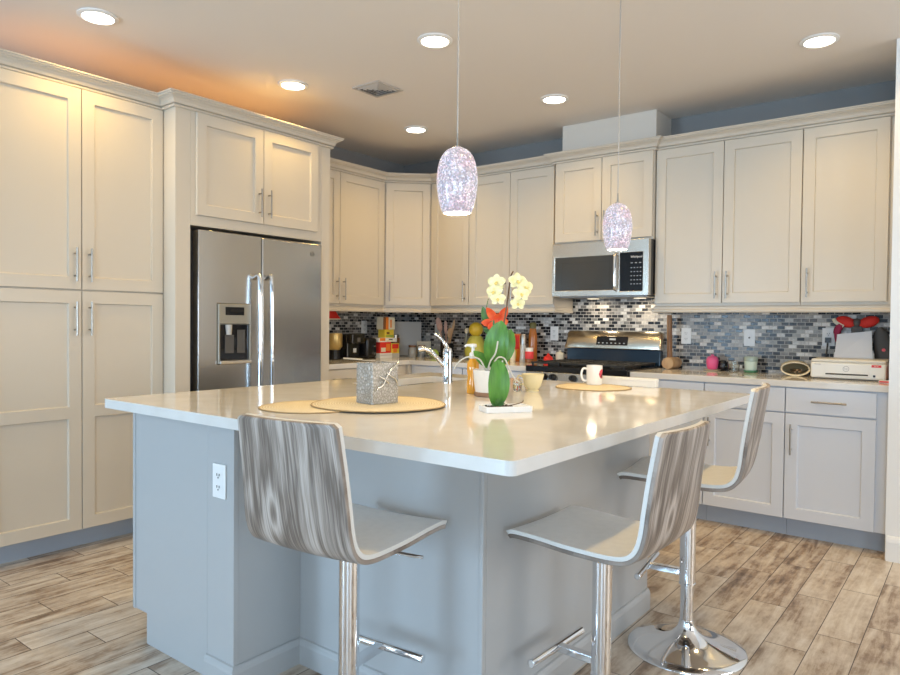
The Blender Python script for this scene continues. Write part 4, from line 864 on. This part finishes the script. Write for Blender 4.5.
lathe_thing('sauce_bottle', 'yellow sauce bottle in front of the orange packet', 'bottle', (1.335, -.235, Z), [('bottle', jl(.11, .03), yellow_m), ('cap', [(.016, .11), (.016, .135), (.001, .136)], yellow_m)], 'sauce bottles')
lathe_thing('sauce_bottle', 'small white bottle beside the yellow sauce bottle', 'bottle', (1.400, -.235, Z), [('bottle', jl(.10, .022), cream_m), ('cap', [(.014, .10), (.014, .118), (.001, .119)], brown_m)], 'sauce bottles')
lathe_thing('pepper_mill', 'tall clear pepper mill with steel top, left of the tall oil bottle', 'mill', (1.475, -.20, Z), [('glass', [(.027, 0), (.029, .005), (.024, .05), (.024, .14)], M('mill_glass', (.50, .50, .47), .1)), ('top', [(.026, .141), (.027, .20), (.02, .225), (.001, .228)], nickel)])
lathe_thing('oil_bottle', 'tall orange-brown oil bottle with green cork top', 'bottle', (1.520, -.125, Z), [('bottle', [(.034, 0), (.036, .01), (.036, .20), (.030, .24), (.026, .27)], M('chili_oil', (.42, .14, .03), .12)), ('cap', [(.027, .271), (.028, .31), (.022, .318), (.001, .319)], M('olive_cap', (.16, .14, .04), .5))])
lathe_thing('spice_jar', 'short jar with red and white label in front of the oil bottle', 'jar', (1.555, -.235, Z), [('jar', [(.03, 0), (.034, .004), (.034, .03)], brown_m), ('label', [(.0342, .031), (.0346, .032), (.0346, .085), (.033, .088)], sticker), ('lid', [(.030, .0885), (.030, .118), (.001, .119)], white_pl)])
tm = thing('red_trinket', 'small round red trinket on the counter left of the range', 'trinket', (1.672, -.14, Z))
B().ball((0, 0, .030), .038, .038, .030).obj('body', red_m, tm, smooth=60); B().lathe([(.014, .056), (.008, .072), (.001, .078)], 14).obj('stem', red_m, tm, smooth=60)
lathe_thing('canister', 'small cream ceramic pot next to the range backguard', 'pot', (1.748, -.085, Z), [('pot', [(.026, 0), (.030, .004), (.036, .07), (.033, .07), (.001, .06)], cream_m), ('lid', [(.036, .071), (.030, .082), (.010, .088), (.010, .098), (.001, .10)], cream_m)])

# ------------------------------------------------------------------ right counter items
ml = thing('wooden_mallet', 'light wooden mallet standing upright on its log-shaped head', 'mallet', (2.655, -.125, Z))
B().tube([P(-.045, -.07, .041), P(-.04, -.06, .041), P(.055, .045, .041), P(.06, .05, .041)], [.039, .041, .041, .039], 28).obj('head', wood_l, ml, smooth=40)
B().tube([P(-.005, .005, .06), P(-.012, .005, .38)], [.019, .017], 16).obj('handle', noisy(M('dark_wood', (.30, .15, .06), .5), (30, 30, 6), [(.3, (.22, .10, .04)), (.7, (.38, .21, .10))]), ml, smooth=40)
lathe_thing('trinket_dish', 'pale dish on the counter under the pink pot', 'dish', (2.945, -.125, Z), [('dish', [(.035, 0), (.055, .006), (.058, .009), (.04, .008), (.001, .007)], cream_m)])
lathe_thing('pink_pot', 'small bright pink lidded pot on a pale dish', 'pot', (2.945, -.125, Z+.0092), [('body', [(.026, 0), (.034, .01), (.040, .045), (.040, .068), (.035, .075)], pink_m), ('lid', [(.036, .0755), (.030, .086), (.012, .092), (.010, .100), (.001, .101)], pink_m)])
bp = thing('black_gadget', 'small black rounded gadget right of the pink pot', 'gadget', (3.002, -.085, Z)); B().lathe([(.026, 0), (.030, .006), (.032, .05), (.022, .07), (.001, .073)], 20).obj('body', black_pl, bp, smooth=50); B().tube([(0, -.028, .035), (0, -.034, .036)], .008, 12).obj('button', dgrey, bp, smooth=50)
gt = B().lathe([(.032, 0), (.036, .004), (.040, .07), (.0375, .07), (.033, .008), (.001, .006)], 28)
tag(gt.obj('tumbler', glass, None, smooth=40, loc=(3.085, -.13, Z)), 'clear glass tumbler between the pink pot and the candle jar', 'glass')
lathe_thing('candle_jar', 'green-rimmed glass candle jar with pale wax', 'candle', (3.192, -.12, Z), [('wax', [(.030, .012), (.037, .018), (.041, .075), (.001, .077)], mint), ('jar', [(.036, 0), (.044, .006), (.046, .014), (.040, .0105), (.028, .008)], M('green_glass', (.10, .30, .16), .08)), ('rim', [(.0412, .076), (.044, .078), (.045, .098), (.043, .104), (.041, .098), (.0405, .078)], M('rim_glass', (.42, .50, .42), .08))])
# rolled mat: open oval tube lying with its mouth to the room
tu = thing('rolled_mat', 'cream oval rolled mat lying open-ended left of the printer', 'rolled mat', (3.468, -.157, Z), R(12))
tbv = B(); a0, b0 = .082, .044
def ov(a, b, y, n=36): return [(a*math.cos(2*math.pi*i/n), y, .0445+b*math.sin(2*math.pi*i/n)) for i in range(n)]
tbv.rings([ov(a0-.008, b0-.008, -.115), ov(a0, b0, -.12), ov(a0, b0, .12), ov(a0-.008, b0-.008, .115), ov(a0-.008, b0-.008, -.115)], True, False); tbv.obj('roll', cream_m, tu, smooth=40)
tv = B(); [tv.tube([(.0+.012*i, -.06+.01*i, .022+.012*(i % 2)), (.01*i-.02, .08, .03)], .006, 8) for i in range(4)]; tv.obj('contents', wood_l, tu, smooth=40)
lnb = B(); lnb.rings([ov(a0-.009, b0-.009, .098), ov(a0-.009, b0-.009, .100)]); lnb.obj('lining', M('tan_lining', (.50, .36, .19), .8), tu)
# printer
pr = thing('printer', 'white inkjet printer on the right end of the counter', 'printer', (3.787, -.225, Z))
B().box(-.193, .193, -.15, .15, .006, .098).obj('body', white_pl, pr, bevel=.012, seg=3, smooth=40)
B().box(-.18, .18, -.14, .14, 0, .0065).obj('foot', dgrey, pr)
ln_ = B().box(-.190, .190, -.145, .15, .0985, .118).obj('scanner_lid', M('cream_plastic', (.74, .71, .64), .4), pr, bevel=.008, seg=3, smooth=40)
fp = B().recess(-.118, .112, .022, .093, -.1535, .0035, [(-.112, .106, .026, .036)], .003, .001).obj('output_tray', white_pl, pr, bevel=.001)
B().box(-.112, .106, -.1525, -.1505, .0275, .036).obj('output_slot', gap_m, fp)
lg = B(); lg.rings([[(-.005+r*math.cos(t), y, .064+r*math.sin(t)) for r, y in ((.0165, -.1535), (.0165, -.1545), (.0135, -.1545), (.0135, -.1535))] for t in [2*math.pi*i/28 for i in range(29)]], True, False)
lgo = lg.obj('emblem', ink, fp, smooth=40); text('emblem_letters', 'hp', .018, ink, lgo, (-.005, -.1538, .065), (R(90), 0, 0))
text('model_text', 'DeskJet', .011, ink, pr, (-.152, -.1502, .086), (R(90), 0, 0))
stk = B().box(.122, .170, -.1515, -.1503, .078, .092).obj('sticker', sticker, pr); text('sticker_text', 'hp ink', .009, white_pl, stk, (.146, -.1516, .085), (R(90), 0, 0))
B().box(.130, .142, -.1515, -.1503, .022, .034).obj('port_cover', black_pl, pr)
B().box(-.11, .105, .105, .13, .118, .15).obj('paper_support', white_pl, pr, bevel=.003)
pp = B(); pp.rings([[(-.105, .092-.0015, .1185), (.100, .092-.0015, .1185), (.100, .092+.0015, .1185), (-.105, .092+.0015, .1185)], [(-.098, .145-.0015, .262), (.086, .145-.0015, .285), (.086, .145+.0015, .285), (-.098, .145+.0015, .262)]])
tag(pp.obj('paper_stack', paper, None, loc=(3.787, -.225, Z)), 'white paper sheets standing upright in the back of the printer', 'paper')
# things behind the printer
bw = thing('red_bow', 'red cloth bow with dark knot behind the printer paper', 'bow', (3.79, -.0395, 1.222))
for sg in (-1, 1):
    q = B(); q.ball((0, 0, 0), .058, .026, .034, 18, 10); q.xf(Matrix.Translation((sg*.062, 0, .032)) @ Matrix.Rotation(R(sg*-18), 4, 'Y')).obj('loop', red_m, bw, smooth=60)
B().ball((0, -.012, .028), .020, .022, .026).obj('knot', dgrey, bw, smooth=60)
B().box(-.03, .03, -.010, .010, -.307, .01).obj('post', dgrey, bw, bevel=.006)
q = B(); q.tube(spline([(-.085, -.006, .015), (-.105, -.004, -.02), (-.105, -.004, -.06), (-.098, -.003, -.09)], 5), [.022]*8+[.018]*8, 10); q.obj('tail', M('dark_red_cloth', (.35, .02, .07), .7), bw, smooth=60)
ct = B().tube(spline([(-.128, -.005, .05), (-.115, -.01, .03), (-.09, -.012, .015), (-.07, -.012, .005)], 4), .012, 10); ct.obj('pale_ribbon', cream_m, bw, smooth=60)
pd_ = thing('grey_gadget', 'dark grey oblong gadget with a red light leaning right of the printer paper', 'gadget', (3.963, -.042, Z+.001))
q = B(); q.rings([[(sx_*math.cos(t), .026*math.sin(t), z) for t in [2*math.pi*i/20 for i in range(20)]] for sx_, z in ((.030, 0), (.050, .02), (.053, .12), (.050, .20), (.035, .27), (.012, .30))]); q.xf(Matrix.Rotation(R(-10), 4, 'Y') @ Matrix.Translation((0, 0, .01))).obj('body', dgrey, pd_, smooth=50)
rl = B().tube([(-.027, -.0275, .17), (-.027, -.031, .17)], .010, 14).obj('indicator', M('red_led', (.9, .1, .12), .3), pd_, smooth=50)
cb = B(); cb.box(-.016, .016, -.03, 0, -.02, .012)
cb.tube(spline([(0, -.022, -.015), (-.005, -.03, -.09), (-.006, -.038, -.15), (-.008, -.043, -.2), (.0, -.043, -.222)], 6), .005, 8)
tag(cb.obj('power_cord', black_pl, None, smooth=40, loc=(3.632, -.021, 1.142)), 'black plug and power cord hanging from the outlet behind the printer', 'cord')
pack('notepad', 'small red and white booklet standing at the right end of the counter', (4.003, -.34, Z+.0125), .012, .12, .085, sticker, [(white_pl, .15, .4, .0, 1, 'y')], cat='booklet')
pack('card_box', 'flat red and white card box lying at the counter end by the wall', (3.985, -.44, Z), .06, .07, .012, white_pl, [(sticker, .2, .9, .05, .95, 'y')], cat='box')
bpy.data.objects['notepad'].location = (4.008, -.30, Z)
